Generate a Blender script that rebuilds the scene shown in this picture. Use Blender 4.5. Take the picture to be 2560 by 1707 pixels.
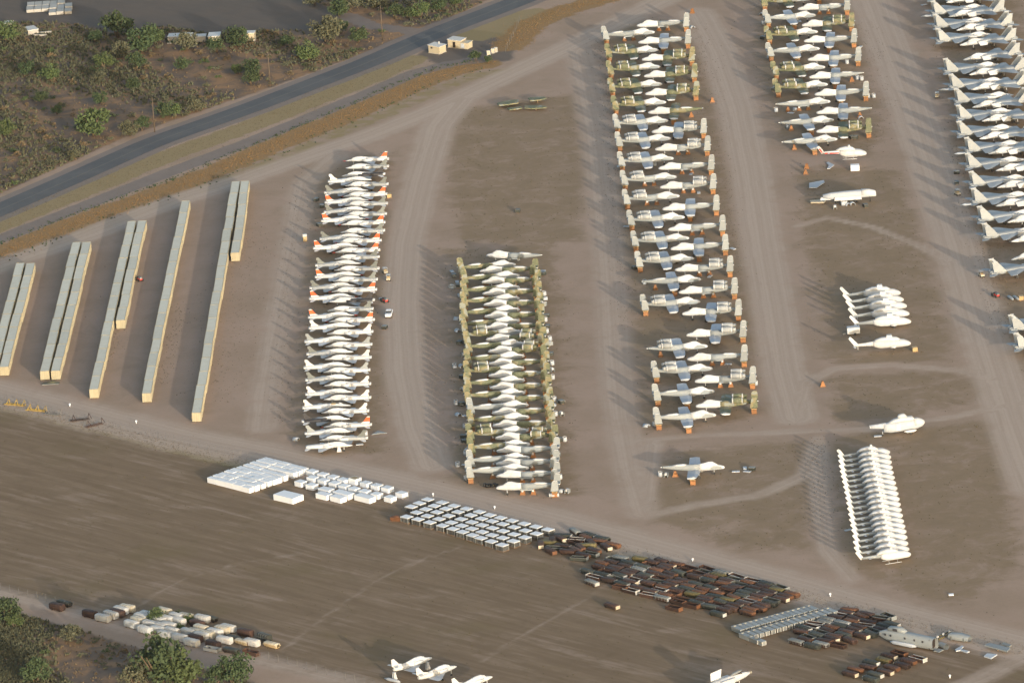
import bpy, math, random
import numpy as np
from mathutils import Vector, Matrix
random.seed(7); rng = np.random.default_rng(7)
R = math.radians
scene = bpy.context.scene
col = scene.collection
for o in list(bpy.data.objects): bpy.data.objects.remove(o)

# ------------------------------------------------------------------ camera
PW, PH = 2560.0, 1707.0
FPX, TH, RO, HC, OY = 19800.9, R(17.0446), R(3.7915), 629.19, 2052.46
cF = Vector((0, math.cos(TH), -math.sin(TH)))
cU0 = Vector((0, math.sin(TH), math.cos(TH)))
cX0 = Vector((1, 0, 0))
cX = cX0*math.cos(RO) - cU0*math.sin(RO)*1.0
cX = cX0*math.cos(RO) + cU0*(-math.sin(RO))
cU = cU0*math.cos(RO) + cX0*math.sin(RO)
CAM = Vector((0, -OY, HC))
cam = bpy.data.cameras.new('camera')
cam.sensor_width = 36; cam.lens = FPX/PW*36; cam.clip_start = 10; cam.clip_end = 60000
camo = bpy.data.objects.new('camera', cam); col.objects.link(camo)
M = Matrix.Identity(4)
for i in range(3):
    M[i][0] = cX[i]; M[i][1] = cU[i]; M[i][2] = -cF[i]; M[i][3] = CAM[i]
camo.matrix_world = M
scene.camera = camo
# ------------------------------------------------------------------ light
SUN_EL, SUN_AZ = 7.8, 159.5            # azimuth clockwise from +Y (behind the camera, to its right)
world = bpy.data.worlds.new('World'); scene.world = world; world.use_nodes = True
wn = world.node_tree.nodes; wl = world.node_tree.links; wn.clear()
sky = wn.new('ShaderNodeTexSky'); sky.sky_type = 'NISHITA'; sky.sun_disc = False
sky.sun_elevation = R(SUN_EL); sky.sun_rotation = R(SUN_AZ); sky.altitude = 100; sky.dust_density = 3.2
bgn = wn.new('ShaderNodeBackground'); bgn.inputs['Strength'].default_value = 0.15
wo = wn.new('ShaderNodeOutputWorld')
wl.new(sky.outputs[0], bgn.inputs[0]); wl.new(bgn.outputs[0], wo.inputs[0])
sl = bpy.data.lights.new('sun', 'SUN'); sl.energy = 1.75; sl.angle = R(0.53); sl.color = (1.0, 0.90, 0.77)
so = bpy.data.objects.new('sun', sl); col.objects.link(so)
az = R(SUN_AZ); ce = math.cos(R(SUN_EL))
sdir = Vector((math.sin(az)*ce, math.cos(az)*ce, math.sin(R(SUN_EL))))
so.rotation_euler = (-sdir).to_track_quat('-Z', 'Y').to_euler(); so.location = sdir*900
vs = scene.view_settings
vs.view_transform = 'Standard'; vs.look = 'None'; vs.exposure = 1.44; vs.gamma = 1; vs.use_curve_mapping = False

# ------------------------------------------------------------------ helpers
def at(px, py, h=0.0):
    u = (px-PW/2)/FPX; v = (py-PH/2)/FPX
    d = cF + cX*u - cU*v
    t = (h-HC)/d.z
    return CAM + d*t
def zc(z, x, y):                       # zoomed-in measurement (origin x, origin y, factor) -> photo pixel
    return (z[0]+x/z[2], z[1]+y/z[2])
def zat(z, x, y, h=0.0): return at(*zc(z, x, y), h)
ONES = 'zeroth first second third fourth fifth sixth seventh eighth ninth tenth eleventh twelfth thirteenth fourteenth fifteenth sixteenth seventeenth eighteenth nineteenth'.split()
TENS = {20: 'twentieth', 30: 'thirtieth', 40: 'fortieth', 50: 'fiftieth'}
TPRE = {20: 'twenty', 30: 'thirty', 40: 'forty', 50: 'fifty'}
def ordw(n):
    if n < 20: return ONES[n]
    t = n//10*10
    return TENS[t] if n == t else TPRE[t]+'-'+ONES[n-t]
def tag(o, label=None, cat=None, group=None, kind=None):
    if label:
        n = len(label.split())
        assert 4 <= n <= 16, label
        o['label'] = label
    if cat: o['category'] = cat
    if group: o['group'] = group
    if kind: o['kind'] = kind
    return o

class MB:
    def __init__(s): s.v = []; s.f = []; s.sm = []
    def add(s, vs_, fs, smooth=False):
        b = len(s.v); s.v += [tuple(p) for p in vs_]
        s.f += [tuple(i+b for i in f) for f in fs]; s.sm += [smooth]*len(fs)
        return s
    def box(s, x0, x1, y0, y1, z0, z1, tx=1.0, ty=1.0):
        cx, cy = (x0+x1)/2, (y0+y1)/2; hx, hy = (x1-x0)/2*tx, (y1-y0)/2*ty
        p = [(x0, y0, z0), (x1, y0, z0), (x1, y1, z0), (x0, y1, z0), (cx-hx, cy-hy, z1), (cx+hx, cy-hy, z1), (cx+hx, cy+hy, z1), (cx-hx, cy+hy, z1)]
        return s.add(p, [(3, 2, 1, 0), (4, 5, 6, 7), (0, 1, 5, 4), (1, 2, 6, 5), (2, 3, 7, 6), (3, 0, 4, 7)])
    def loft(s, secs, n=12, caps=True, p=2.0, axis='x', flat=0):
        # secs: (x, zc, halfwidth, halfheight[, yc]) superellipse rings along x
        rings = []
        for q in secs:
            x, z, w, h = q[:4]; yc = q[4] if len(q) > 4 else 0
            ring = []
            for k in range(n):
                a = 2*math.pi*(k+0.5)/n
                c_, s_ = math.cos(a), math.sin(a)
                yy = yc + w*math.copysign(abs(c_)**(2/p), c_); zz = z + h*math.copysign(abs(s_)**(2/p), s_)
                if flat and s_ < 0: zz = z + h*math.copysign(abs(s_)**(2/p), s_)*flat
                ring.append((x, yy, zz))
            rings.append(ring)
        vs_ = [q for r_ in rings for q in r_]; fs = []
        for i in range(len(rings)-1):
            for k in range(n):
                a, b = i*n+k, i*n+(k+1) % n
                fs.append((a, b, b+n, a+n) if secs[0][0] > secs[-1][0] else (b, a, a+n, b+n))
        s.add(vs_, fs, True)
        if caps:
            L = (len(rings)-1)*n
            b = len(s.v)-len(vs_)
            f0 = tuple(b+k for k in range(n)); f1 = tuple(b+L+k for k in range(n))
            if secs[0][0] > secs[-1][0]: f0 = f0[::-1] if False else f0; f1 = f1[::-1]
            else: f0 = f0[::-1]
            s.f += [f0[::-1] if secs[0][0] > secs[-1][0] else f0, f1[::-1] if secs[0][0] > secs[-1][0] else f1]; s.sm += [False, False]
        return s
    def tube(s, p0, p1, r0, r1=None, n=8, cap=True):
        r1 = r0 if r1 is None else r1
        p0, p1 = Vector(p0), Vector(p1); d = (p1-p0).normalized()
        a = d.orthogonal().normalized(); b = d.cross(a)
        vs_ = []
        for p_, r_ in ((p0, r0), (p1, r1)):
            for k in range(n):
                t = 2*math.pi*k/n; vs_.append(p_+a*math.cos(t)*r_+b*math.sin(t)*r_)
        s.add(vs_, [(k, (k+1) % n, n+(k+1) % n, n+k) for k in range(n)], n > 5)
        if cap:
            q = len(s.v)-2*n; s.f += [tuple(q+k for k in range(n))[::-1], tuple(q+n+k for k in range(n))]; s.sm += [False]*2
        return s
    def slab(s, pts, off):
        # polygon (list of 3D points) extruded by vector off, centred on it
        n = len(pts); o = Vector(off)*0.5
        vs_ = [Vector(p)-o for p in pts]+[Vector(p)+o for p in pts]
        fs = [tuple(range(n))[::-1], tuple(range(n, 2*n))]+[(k, (k+1) % n, n+(k+1) % n, n+k) for k in range(n)]
        return s.add(vs_, fs)
    def mesh(s, name, mat):
        m = bpy.data.meshes.new(name); m.from_pydata(s.v, [], s.f)
        m.polygons.foreach_set('use_smooth', s.sm)
        m.materials.append(mat); m.validate(); m.update()
        return m

# ------------------------------------------------------------------ materials
def newmat(name):
    m = bpy.data.materials.new(name); m.use_nodes = True
    nt = m.node_tree; nt.nodes.clear()
    out = nt.nodes.new('ShaderNodeOutputMaterial'); bs = nt.nodes.new('ShaderNodeBsdfPrincipled')
    nt.links.new(bs.outputs[0], out.inputs[0])
    return m, nt, bs
def mixc(nt, fac, a, b, mode='MIX'):
    n = nt.nodes.new('ShaderNodeMix'); n.data_type = 'RGBA'; n.blend_type = mode
    for sock, v in ((n.inputs[0], fac), (n.inputs[6], a), (n.inputs[7], b)):
        if isinstance(v, (int, float)): sock.default_value = v
        elif isinstance(v, tuple): sock.default_value = (v[0], v[1], v[2], 1)
        else: nt.links.new(v, sock)
    return n.outputs[2]
def mth(nt, op, a, b=None, clamp=False):
    n = nt.nodes.new('ShaderNodeMath'); n.operation = op; n.use_clamp = clamp
    for i, v in enumerate((a, b)):
        if v is None: continue
        if isinstance(v, (int, float)): n.inputs[i].default_value = v
        else: nt.links.new(v, n.inputs[i])
    return n.outputs[0]
def noise(nt, vec, scale, detail=4, rough=0.55, dist=0.0):
    n = nt.nodes.new('ShaderNodeTexNoise'); n.inputs['Scale'].default_value = scale
    n.inputs['Detail'].default_value = detail; n.inputs['Roughness'].default_value = rough; n.inputs['Distortion'].default_value = dist
    if vec is not None: nt.links.new(vec, n.inputs['Vector'])
    return n.outputs['Fac']
def sstep(nt, v, lo, hi):
    n = nt.nodes.new('ShaderNodeMapRange'); n.interpolation_type = 'SMOOTHSTEP'
    n.inputs[1].default_value = lo; n.inputs[2].default_value = hi
    nt.links.new(v, n.inputs[0]); return n.outputs[0]
def paint(name, c, dirt=None, amt=0.35, rough=0.6, metal=0.0, scale=0.7, var=0.08, streak=False, spec=0.3):
    m, nt, bs = newmat(name)
    tc = nt.nodes.new('ShaderNodeTexCoord'); oi = nt.nodes.new('ShaderNodeObjectInfo')
    vm = nt.nodes.new('ShaderNodeVectorMath'); vm.operation = 'MULTIPLY_ADD'
    nt.links.new(oi.outputs['Random'], vm.inputs[0]); vm.inputs[1].default_value = (37, 51, 23)
    nt.links.new(tc.outputs['Object'], vm.inputs[2])
    n1 = noise(nt, vm.outputs[0], scale, 5, 0.65); n2 = noise(nt, vm.outputs[0], scale*6, 3, 0.6)
    f = sstep(nt, mth(nt, 'ADD', mth(nt, 'MULTIPLY', n1, 0.65), mth(nt, 'MULTIPLY', n2, 0.35)), 0.42, 0.68)
    dirt = dirt or tuple(v*0.62 for v in c)
    cc = mixc(nt, mth(nt, 'MULTIPLY', f, amt), c, dirt)
    br = mth(nt, 'ADD', mth(nt, 'MULTIPLY', oi.outputs['Random'], 2*var), 1-var)
    cb = nt.nodes.new('ShaderNodeCombineColor')
    for i in range(3): nt.links.new(br, cb.inputs[i])
    cc = mixc(nt, 1.0, cc, cb.outputs[0], 'MULTIPLY')
    nt.links.new(cc, bs.inputs['Base Color']); bs.inputs['Roughness'].default_value = rough; bs.inputs['Metallic'].default_value = metal
    bs.inputs['Specular IOR Level'].default_value = spec
    return m
MT = {}
def defm(k, *a, **kw): MT[k] = paint(k, *a, **kw)
defm('white', (.50, .515, .525), (.34, .335, .315), .5, scale=1.0)
defm('white_box', (.66, .69, .72), (.58, .585, .58), .2, var=.03)
defm('dull_grey', (.135, .15, .145), (.20, .21, .20), .5, var=.2)
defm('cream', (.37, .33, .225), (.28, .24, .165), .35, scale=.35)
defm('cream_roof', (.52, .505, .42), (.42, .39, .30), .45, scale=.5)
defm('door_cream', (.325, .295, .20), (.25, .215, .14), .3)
defm('grey', (.235, .26, .27), (.185, .20, .205), .5, var=.12)
defm('grey_light', (.37, .405, .445), (.30, .325, .35), .5, var=.1)
defm('fighter_grey', (.285, .31, .325), (.22, .24, .25), .5, var=.1)
defm('silver', (.285, .305, .315), (.21, .225, .23), .5, rough=.5, var=.12)
defm('black', (.035, .035, .04), (.07, .065, .06), .5)
defm('tyre', (.03, .03, .03))
defm('orange', (.66, .10, .032), (.58, .14, .06), .35, var=.1)
defm('red', (.62, .05, .04))
defm('stand', (.25, .115, .045), (.18, .09, .042), .5, var=.25)
defm('stand_wood', (.36, .24, .115), (.28, .19, .10), .5, var=.2)
defm('wood', (.16, .105, .065), var=.2)
defm('rust', (.040, .024, .019), (.078, .039, .024), .6, var=.45, scale=1.2)
defm('rust_orange', (.115, .052, .024), (.06, .03, .02), .7, var=.35, scale=1.2)
defm('rust_dark', (.030, .023, .020), (.06, .035, .024), .6, var=.35)
defm('can_green', (.038, .044, .038), (.055, .04, .03), .5, var=.4, scale=1.1)
defm('can_olive', (.11, .092, .036), (.075, .062, .036), .5, var=.3)
defm('can_grey', (.16, .172, .17), (.115, .11, .10), .5, var=.3)
defm('can_white', (.43, .445, .44), (.26, .18, .12), .5, var=.15, scale=.9)
defm('can_cream', (.42, .385, .30), (.28, .20, .12), .5, var=.2)
defm('tan', (.36, .27, .145), var=.2)
defm('glass', (.03, .035, .04), rough=.15, spec=.5)
defm('concrete', (.36, .345, .31), (.28, .265, .23), .6, scale=.2)
defm('stucco', (.43, .375, .265), (.36, .305, .21), .4)
defm('rooftin', (.50, .50, .48), (.42, .41, .38), .5)
defm('bark', (.10, .075, .05))
defm('galv', (.15, .15, .145), rough=.7)
defm('yellowp', (.36, .25, .055), (.25, .165, .055), .5)
def camo_mat():
    m, nt, bs = newmat('camouflage')
    tc = nt.nodes.new('ShaderNodeTexCoord'); oi = nt.nodes.new('ShaderNodeObjectInfo')
    vm = nt.nodes.new('ShaderNodeVectorMath'); vm.operation = 'MULTIPLY_ADD'
    nt.links.new(oi.outputs['Random'], vm.inputs[0]); vm.inputs[1].default_value = (31, 17, 43); nt.links.new(tc.outputs['Object'], vm.inputs[2])
    n1 = noise(nt, vm.outputs[0], .42, 1.5, .4); n2 = noise(nt, vm.outputs[0], 2.5, 4)
    c = mixc(nt, sstep(nt, n1, .49, .51), (.115, .128, .078), (.19, .172, .10))
    c = mixc(nt, sstep(nt, n1, .60, .615), c, (.21, .23, .205))
    c = mixc(nt, mth(nt, 'MULTIPLY', sstep(nt, n2, .45, .7), .4), c, (.24, .235, .18))
    nt.links.new(c, bs.inputs['Base Color']); bs.inputs['Roughness'].default_value = .75; bs.inputs['Specular IOR Level'].default_value = .2
    return m
MT['camo'] = camo_mat()
def leafmat(name, c1, c2):
    m, nt, bs = newmat(name)
    g = nt.nodes.new('ShaderNodeNewGeometry'); oi = nt.nodes.new('ShaderNodeObjectInfo')
    n1 = noise(nt, g.outputs['Position'], .8, 3)
    f = mth(nt, 'ADD', mth(nt, 'MULTIPLY', g.outputs['Random Per Island'], .55), mth(nt, 'MULTIPLY', n1, .45), True)
    c = mixc(nt, f, c1, c2)
    c = mixc(nt, mth(nt, 'MULTIPLY', oi.outputs['Random'], .45), c, tuple((a*.6+b*.4)*.75 for a, b in zip(c1, (.10, .09, .04))))
    nt.links.new(c, bs.inputs['Base Color']); bs.inputs['Roughness'].default_value = .8; bs.inputs['Specular IOR Level'].default_value = .15
    return m
MT['leaf'] = leafmat('leaf_green', (.030, .050, .024), (.068, .098, .048))
MT['leaf_bright'] = leafmat('leaf_bright', (.042, .068, .028), (.10, .135, .055))
MT['leaf_dusty'] = leafmat('leaf_dusty', (.06, .066, .042), (.14, .142, .092))
MT['leaf_dry'] = leafmat('leaf_dry', (.105, .08, .048), (.19, .14, .08))
MT['grass_orange'] = leafmat('grass_orange', (.19, .115, .05), (.30, .18, .07))
MT['grass_brown'] = leafmat('grass_brown', (.07, .062, .034), (.13, .105, .055))

# ------------------------------------------------------------------ ground with worn tracks
OV = 2560/2352.0
def wp(pts, s=1.0):                    # photo pixels on the ground -> world xy
    return np.array([at(x*s, y*s)[:2] for x, y in pts])
TRK = [   # (points in overview pixels, half width m)
    ([(-60, 632), (0, 608), (200, 540), (400, 462), (560, 412), (700, 362), (850, 312), (1000, 252), (1100, 205), (1300, 112), (1420, 52), (1520, 2), (1640, -60)], 5.5),
    ([(1060, 225), (1005, 290), (965, 420), (932, 560), (922, 700), (930, 850), (955, 980), (990, 1070)], 5.5),
    ([(1330, 120), (1370, 300), (1385, 450), (1400, 600), (1410, 800), (1425, 950), (1450, 1080), (1480, 1180)], 5.0),
    ([(1600, 30), (1650, 120), (1695, 250), (1725, 400), (1750, 560), (1775, 700), (1800, 850), (1830, 960)], 6.0),
    ([(1990, -20), (2030, 80), (2085, 220), (2140, 380), (2200, 560), (2240, 700), (2285, 840), (2330, 980), (2380, 1120)], 7.0),
    ([(770, 360), (700, 420), (665, 600), (635, 760), (610, 900), (600, 985)], 4.5),
    ([(-60, 890), (0, 905), (200, 955), (400, 1005), (600, 1045), (800, 1090), (1000, 1135), (1200, 1185), (1400, 1235), (1600, 1290), (1800, 1345), (2000, 1400), (2200, 1450), (2420, 1505)], 9.0),
    ([(1480, 1010), (1600, 1000), (1800, 992), (2000, 985), (2200, 955), (2352, 925)], 2.2),
    ([(1830, 960), (1850, 880), (1920, 845), (2050, 838), (2200, 850), (2300, 880)], 2.5),
    ([(1480, 1180), (1490, 1100), (1500, 1020)], 3.0),
    ([(1500, 1180), (1600, 1160), (1750, 1135), (1850, 1090), (1880, 1010)], 3.0),
    ([(1880, 1010), (1885, 1150), (1900, 1260), (1960, 1330)], 3.0),
    ([(-60, 1345), (0, 1362), (150, 1400), (300, 1440), (450, 1478), (600, 1515), (750, 1552), (900, 1590), (1000, 1620)], 4.0),
    ([(2150, 1600), (2260, 1555), (2352, 1510), (2450, 1460)], 4.0),
    ([(650, 1490), (760, 1405), (870, 1330), (960, 1288), (1060, 1255)], .9), ([(300, 1400), (420, 1330), (560, 1290), (700, 1270)], .9), ([(1100, 1520), (1300, 1400), (1420, 1330), (1500, 1290)], .9),
    ([(1830, 520), (1900, 500), (2000, 520), (2100, 560), (2180, 600)], 1.8),
]
TW = [(wp(p, OV), w) for p, w in TRK]
ROAD = wp([(-140, 584), (-60, 550), (0, 525), (178, 448), (387, 354), (620, 272.6), (918, 158), (1096, 80), (1290, 6), (1420, -48), (1600, -125)])
SIDE = wp([(867, 40), (930, 66), (1022, 77), (1090, 84)])
GRADE = wp([(-60, 618), (0, 598), (208, 516), (420, 432), (620, 357), (918, 235), (1037, 183), (1126, 160), (1200, 150)])
ORG = wp([(-60, 655), (0, 635), (208, 549), (447, 465), (620, 392), (780, 326), (918, 268), (1040, 212), (1126, 178), (1210, 162)])
ORG2 = wp([(1270, 118), (1330, 60), (1400, 30), (1500, 0), (1580, -35)])
YEL = wp([(-60, 590), (0, 562), (208, 478), (420, 390), (620, 318), (800, 245), (950, 186), (1030, 150)])
YEL2 = wp([(1190, 85), (1260, 70), (1330, 40)])
VERGE = wp([(-60, 1000), (0, 1008), (200, 1058), (330, 1090), (520, 1140), (700, 1178)])
VERGE2 = wp([(1320, 1330), (1500, 1365), (1700, 1415), (1900, 1465), (2100, 1515), (2300, 1565), (2450, 1600), (2620, 1640)])
PB = {   # brown grass patches (overview pixels)
    'brown': [[(1040, 250), (1330, 210), (1350, 420), (1340, 560), (1060, 560), (1020, 400)],
              [(1390, 60), (1610, 40), (1690, 480), (1740, 720), (1740, 960), (1470, 1000), (1430, 600)],
              [(1740, 0), (1970, 0), (2030, 300), (2000, 360), (1800, 350), (1730, 150)],
              [(1830, 380), (2080, 390), (2150, 640), (2200, 830), (1900, 840), (1850, 600)],
              [(1890, 860), (2230, 850), (2300, 900), (2150, 950), (1920, 975)],
              [(1900, 1000), (2300, 960), (2350, 1300), (2200, 1390), (1930, 1320)],
              [(1500, 1030), (1860, 1010), (1870, 1260), (1700, 1270), (1480, 1190)],
              [(700, 380), (900, 350), (900, 700), (880, 1040), (660, 1060), (690, 700)],
              [(1020, 570), (1280, 560), (1330, 1140), (1040, 1140)],
              [(2130, 0), (2352, 0), (2480, 900), (2300, 850), (2240, 640), (2180, 300)]],
    'field': [[(-200, 925), (0, 930), (600, 1075), (1000, 1165), (1400, 1265), (1800, 1375), (2352, 1520), (2500, 1560), (2300, 1600), (2100, 1700), (1000, 1700), (900, 1600), (450, 1490), (0, 1355), (-200, 1310)]],
    'scrub': [[(-400, 640), (0, 445), (300, 310), (640, 195), (1000, 62), (1120, 0), (1400, -120), (-600, -120)],
              [(-300, 1330), (0, 1400), (200, 1450), (420, 1520), (640, 1590), (900, 1680), (900, 1900), (-300, 1900)]],
    'dark': [[(-400, -150), (700, -150), (720, 0), (800, 48), (750, 68), (600, 72), (480, 78), (380, 60), (270, 78), (200, 60), (120, 50), (-400, 66)],
             [(1030, 60), (1190, 82), (1180, 138), (1040, 160), (960, 128)]],
}
PBW = {k: [wp(p, OV) for p in v] for k, v in PB.items()}
def segdist(P, L):
    best = np.full(len(P), 1e9); sd = np.zeros(len(P))
    for a, b in zip(L[:-1], L[1:]):
        d = b-a; l2 = (d*d).sum(); t = np.clip(((P-a)@d)/l2, 0, 1)
        q = P-(a+t[:, None]*d); dist = np.hypot(q[:, 0], q[:, 1])
        s = np.sign(d[0]*q[:, 1]-d[1]*q[:, 0])
        m = dist < best; best[m] = dist[m]; sd[m] = (dist*s)[m]
    return best, sd
def inside(P, L):
    c = np.zeros(len(P), bool); n = len(L)
    for i in range(n):
        a, b = L[i], L[(i+1) % n]
        k = ((a[1] > P[:, 1]) != (b[1] > P[:, 1])) & (P[:, 0] < (b[0]-a[0])*(P[:, 1]-a[1])/(b[1]-a[1]+1e-12)+a[0])
        c ^= k
    return c
def sm(x, lo, hi):
    t = np.clip((x-lo)/(hi-lo), 0, 1); return t*t*(3-2*t)
def polymask(P, L, soft):
    d, _ = segdist(P, np.vstack([L, L[:1]])); i = inside(P, L)
    return sm(np.where(i, d, -d), -soft, soft)
def masks(P):
    n = len(P); tr = np.zeros(n); lat = np.full(n, 50.0); bd = np.full(n, 1e9); ti = np.full(n, -1)
    for k, (L, w) in enumerate(TW):
        d, s = segdist(P, L); m = 1-sm(d, w*.4, w*1.6)
        tr = np.maximum(tr, m*(1.0 if k in (0, 1, 3, 4, 6) else .45 if w < 1 else .75))
        b = d/w < bd; bd[b] = (d/w)[b]; lat[b] = s[b]; ti[b] = k
    out = {k: np.zeros(n) for k in PBW}
    for k, v in PBW.items():
        for L in v: out[k] = np.maximum(out[k], polymask(P, L, {'brown': 5, 'field': 3, 'scrub': 4, 'dark': 6}[k]))
    d1, _ = segdist(P, ORG); d2, _ = segdist(P, ORG2)
    org = np.maximum(1-sm(d1, 2.0, 9.5), (1-sm(d2, 2, 10))*.9)
    d1, _ = segdist(P, YEL); d2, _ = segdist(P, YEL2); d3, _ = segdist(P, VERGE); d4, _ = segdist(P, VERGE2)
    d5, _ = segdist(P, ORG+np.array([5.5, -8.5]))
    yel = np.maximum.reduce([1-sm(d1, 2.5, 8), (1-sm(d5, 2, 7))*.55, (1-sm(d2, 5, 12)), (1-sm(d3, 1.5, 7))*.75, (1-sm(d4, 1.5, 6))*.8])
    d1, _ = segdist(P, GRADE); d2, _ = segdist(P, SIDE); d3, _ = segdist(P, ROAD)
    grey = np.maximum.reduce([1-sm(d1, 2, 5), 1-sm(d2, 2, 4.5), 1-sm(d3, 6.5, 9.5)])
    return tr, out['brown'], out['field'], org, yel, out['scrub'], out['dark'], grey, lat, ti, bd
XS = np.concatenate([[-9000, -3000, -900, -350], np.arange(-215, 236, 1.8), [360, 900, 3000, 9000]])
YS = np.concatenate([[-9000, -5000, -2000, -800, -420], np.arange(-352, 500, 2.6), [600, 1000, 3000, 9000, 26000]])
GX, GY = np.meshgrid(XS, YS)
GP = np.stack([GX.ravel(), GY.ravel()], 1)
MK = masks(GP)
NX, NY = len(XS), len(YS)

FIELD_ANG = math.atan2(*(TW[6][0][9]-TW[6][0][3])[::-1])
def ground_material():
    m, nt, bs = newmat('earth')
    A1 = nt.nodes.new('ShaderNodeAttribute'); A1.attribute_name = 'mask_a'
    A2 = nt.nodes.new('ShaderNodeAttribute'); A2.attribute_name = 'mask_b'
    A3 = nt.nodes.new('ShaderNodeAttribute'); A3.attribute_name = 'mask_c'
    S = []
    for A in (A1, A2, A3):
        sp = nt.nodes.new('ShaderNodeSeparateColor'); nt.links.new(A.outputs['Color'], sp.inputs[0]); S += list(sp.outputs[:3])
    tr, br, fi, og, ye, sc, dk, gy, la = S
    g = nt.nodes.new('ShaderNodeNewGeometry'); pos = g.outputs['Position']
    mp = nt.nodes.new('ShaderNodeMapping'); nt.links.new(pos, mp.inputs[0])
    mp.vector_type = 'TEXTURE'; mp.inputs['Rotation'].default_value = (0, 0, FIELD_ANG); mp.inputs['Scale'].default_value = (26, 2.2, 1)
    mp2 = nt.nodes.new('ShaderNodeMapping'); nt.links.new(pos, mp2.inputs[0]); mp2.vector_type = 'TEXTURE'; mp2.inputs['Rotation'].default_value = (0, 0, FIELD_ANG+.15); mp2.inputs['Scale'].default_value = (30, 11, 1)
    nA = noise(nt, pos, .035, 5, .6); nB = noise(nt, pos, .22, 5, .62, .4); nC = noise(nt, pos, 1.1, 4, .6); nS = noise(nt, mp.outputs[0], 1.0, 5, .62, .3)
    nD = noise(nt, pos, .09, 6, .7, .6)
    nE = noise(nt, mp2.outputs[0], 1.0, 6, .7, .8)
    nBD0 = mth(nt, 'ADD', mth(nt, 'MULTIPLY', nE, .6), mth(nt, 'MULTIPLY', nS, .4))
    def soft(mask, nz, k=.9, lo=.35, hi=.65):
        return sstep(nt, mth(nt, 'ADD', mask, mth(nt, 'MULTIPLY', mth(nt, 'SUBTRACT', nz, .5), k)), lo, hi)
    c = mixc(nt, sstep(nt, nA, .35, .68), (.345, .254, .195), (.295, .217, .158))
    c = mixc(nt, mth(nt, 'MULTIPLY', sstep(nt, nD, .45, .7), .55), c, (.265, .198, .140))
    nBD = mth(nt, 'ADD', mth(nt, 'MULTIPLY', nD, .6), mth(nt, 'MULTIPLY', nB, .4))
    c = mixc(nt, mth(nt, 'MULTIPLY', soft(mth(nt, 'MULTIPLY', br, .85), nBD, 3.2, .2, 1.0), .85), c, mixc(nt, nB, (.160, .115, .068), (.272, .198, .125)))
    fc = mixc(nt, sstep(nt, nS, .34, .66), (.172, .122, .077), (.212, .153, .100))
    fc = mixc(nt, mth(nt, 'MULTIPLY', sstep(nt, nBD0, .50, .66), .75), fc, (.285, .215, .162))
    fc = mixc(nt, mth(nt, 'MULTIPLY', sstep(nt, nB, .5, .75), .45), fc, (.137, .10, .058))
    fc = mixc(nt, mth(nt, 'MULTIPLY', sstep(nt, nA, .52, .7), .5), fc, (.162, .122, .062))
    c = mixc(nt, soft(fi, nB, .5), c, fc)
    scc = mixc(nt, sstep(nt, nD, .4, .62), (.13, .10, .078), (.27, .165, .09))
    c = mixc(nt, soft(sc, nB, .6), c, scc)
    c = mixc(nt, mth(nt, 'MULTIPLY', soft(dk, nD, .7), .9), c, mixc(nt, nS, (.092, .081, .072), (.135, .116, .10)))
    c = mixc(nt, mth(nt, 'MULTIPLY', soft(ye, nB, 1.1), .8), c, mixc(nt, nC, (.19, .15, .075), (.30, .235, .11)))
    c = mixc(nt, mth(nt, 'MULTIPLY', soft(og, nBD, 2.0), .9), c, mixc(nt, nC, (.20, .128, .058), (.31, .19, .08)))
    c = mixc(nt, mth(nt, 'MULTIPLY', soft(gy, nB, .5), .85), c, mixc(nt, nB, (.155, .132, .12), (.215, .186, .168)))
    # worn tracks with ruts that follow them (lateral distance)
    cx = nt.nodes.new('ShaderNodeCombineXYZ'); nt.links.new(mth(nt, 'MULTIPLY', la, 100.0), cx.inputs[0])
    nt.links.new(mth(nt, 'MULTIPLY', nA, 1.2), cx.inputs[1])
    rut = noise(nt, cx.outputs[0], .9, 3, .6)
    tcol = mixc(nt, sstep(nt, rut, .36, .66), (.375, .295, .235), (.445, .358, .290))
    tcol = mixc(nt, mth(nt, 'MULTIPLY', nB, .4), tcol, (.36, .283, .222))
    c = mixc(nt, mth(nt, 'MULTIPLY', soft(tr, nBD, 1.6, .1, 1.0), .9), c, tcol)
    c = mixc(nt, mth(nt, 'MULTIPLY', mth(nt, 'SUBTRACT', nC, .5), .5), c, (.10, .075, .05))
    nt.links.new(c, bs.inputs['Base Color']); bs.inputs['Roughness'].default_value = .95; bs.inputs['Specular IOR Level'].default_value = .1
    bp = nt.nodes.new('ShaderNodeBump'); bp.inputs['Strength'].default_value = .35; bp.inputs['Distance'].default_value = .12
    hh = mth(nt, 'ADD', mth(nt, 'MULTIPLY', nB, .7), mth(nt, 'MULTIPLY', nC, .5)); nt.links.new(hh, bp.inputs['Height'])
    nt.links.new(bp.outputs[0], bs.inputs['Normal'])
    return m
MT['earth'] = ground_material()
def ground_mesh(name, faces, lift):
    idx = np.unique(faces); rm = np.full(NX*NY, -1); rm[idx] = np.arange(len(idx))
    v = np.zeros((len(idx), 3)); v[:, :2] = GP[idx]; v[:, 2] = lift
    me = bpy.data.meshes.new(name); me.from_pydata(v.tolist(), [], rm[faces].tolist())
    tr, br, fi, og, ye, sc, dk, gy, lat, ti, bd = MK
    for nm, ch in (('mask_a', (tr, br, fi)), ('mask_b', (og, ye, sc)), ('mask_c', (dk, gy, np.clip(lat, -50, 50)/100.0))):
        a = me.attributes.new(nm, 'FLOAT_COLOR', 'POINT')
        d = np.ones((len(idx), 4), np.float32)
        for i, c_ in enumerate(ch): d[:, i] = c_[idx]
        a.data.foreach_set('color', d.ravel())
    me.materials.append(MT['earth']); me.update()
    o = bpy.data.objects.new(name, me); col.objects.link(o); o['kind'] = 'structure'
    return o
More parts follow.
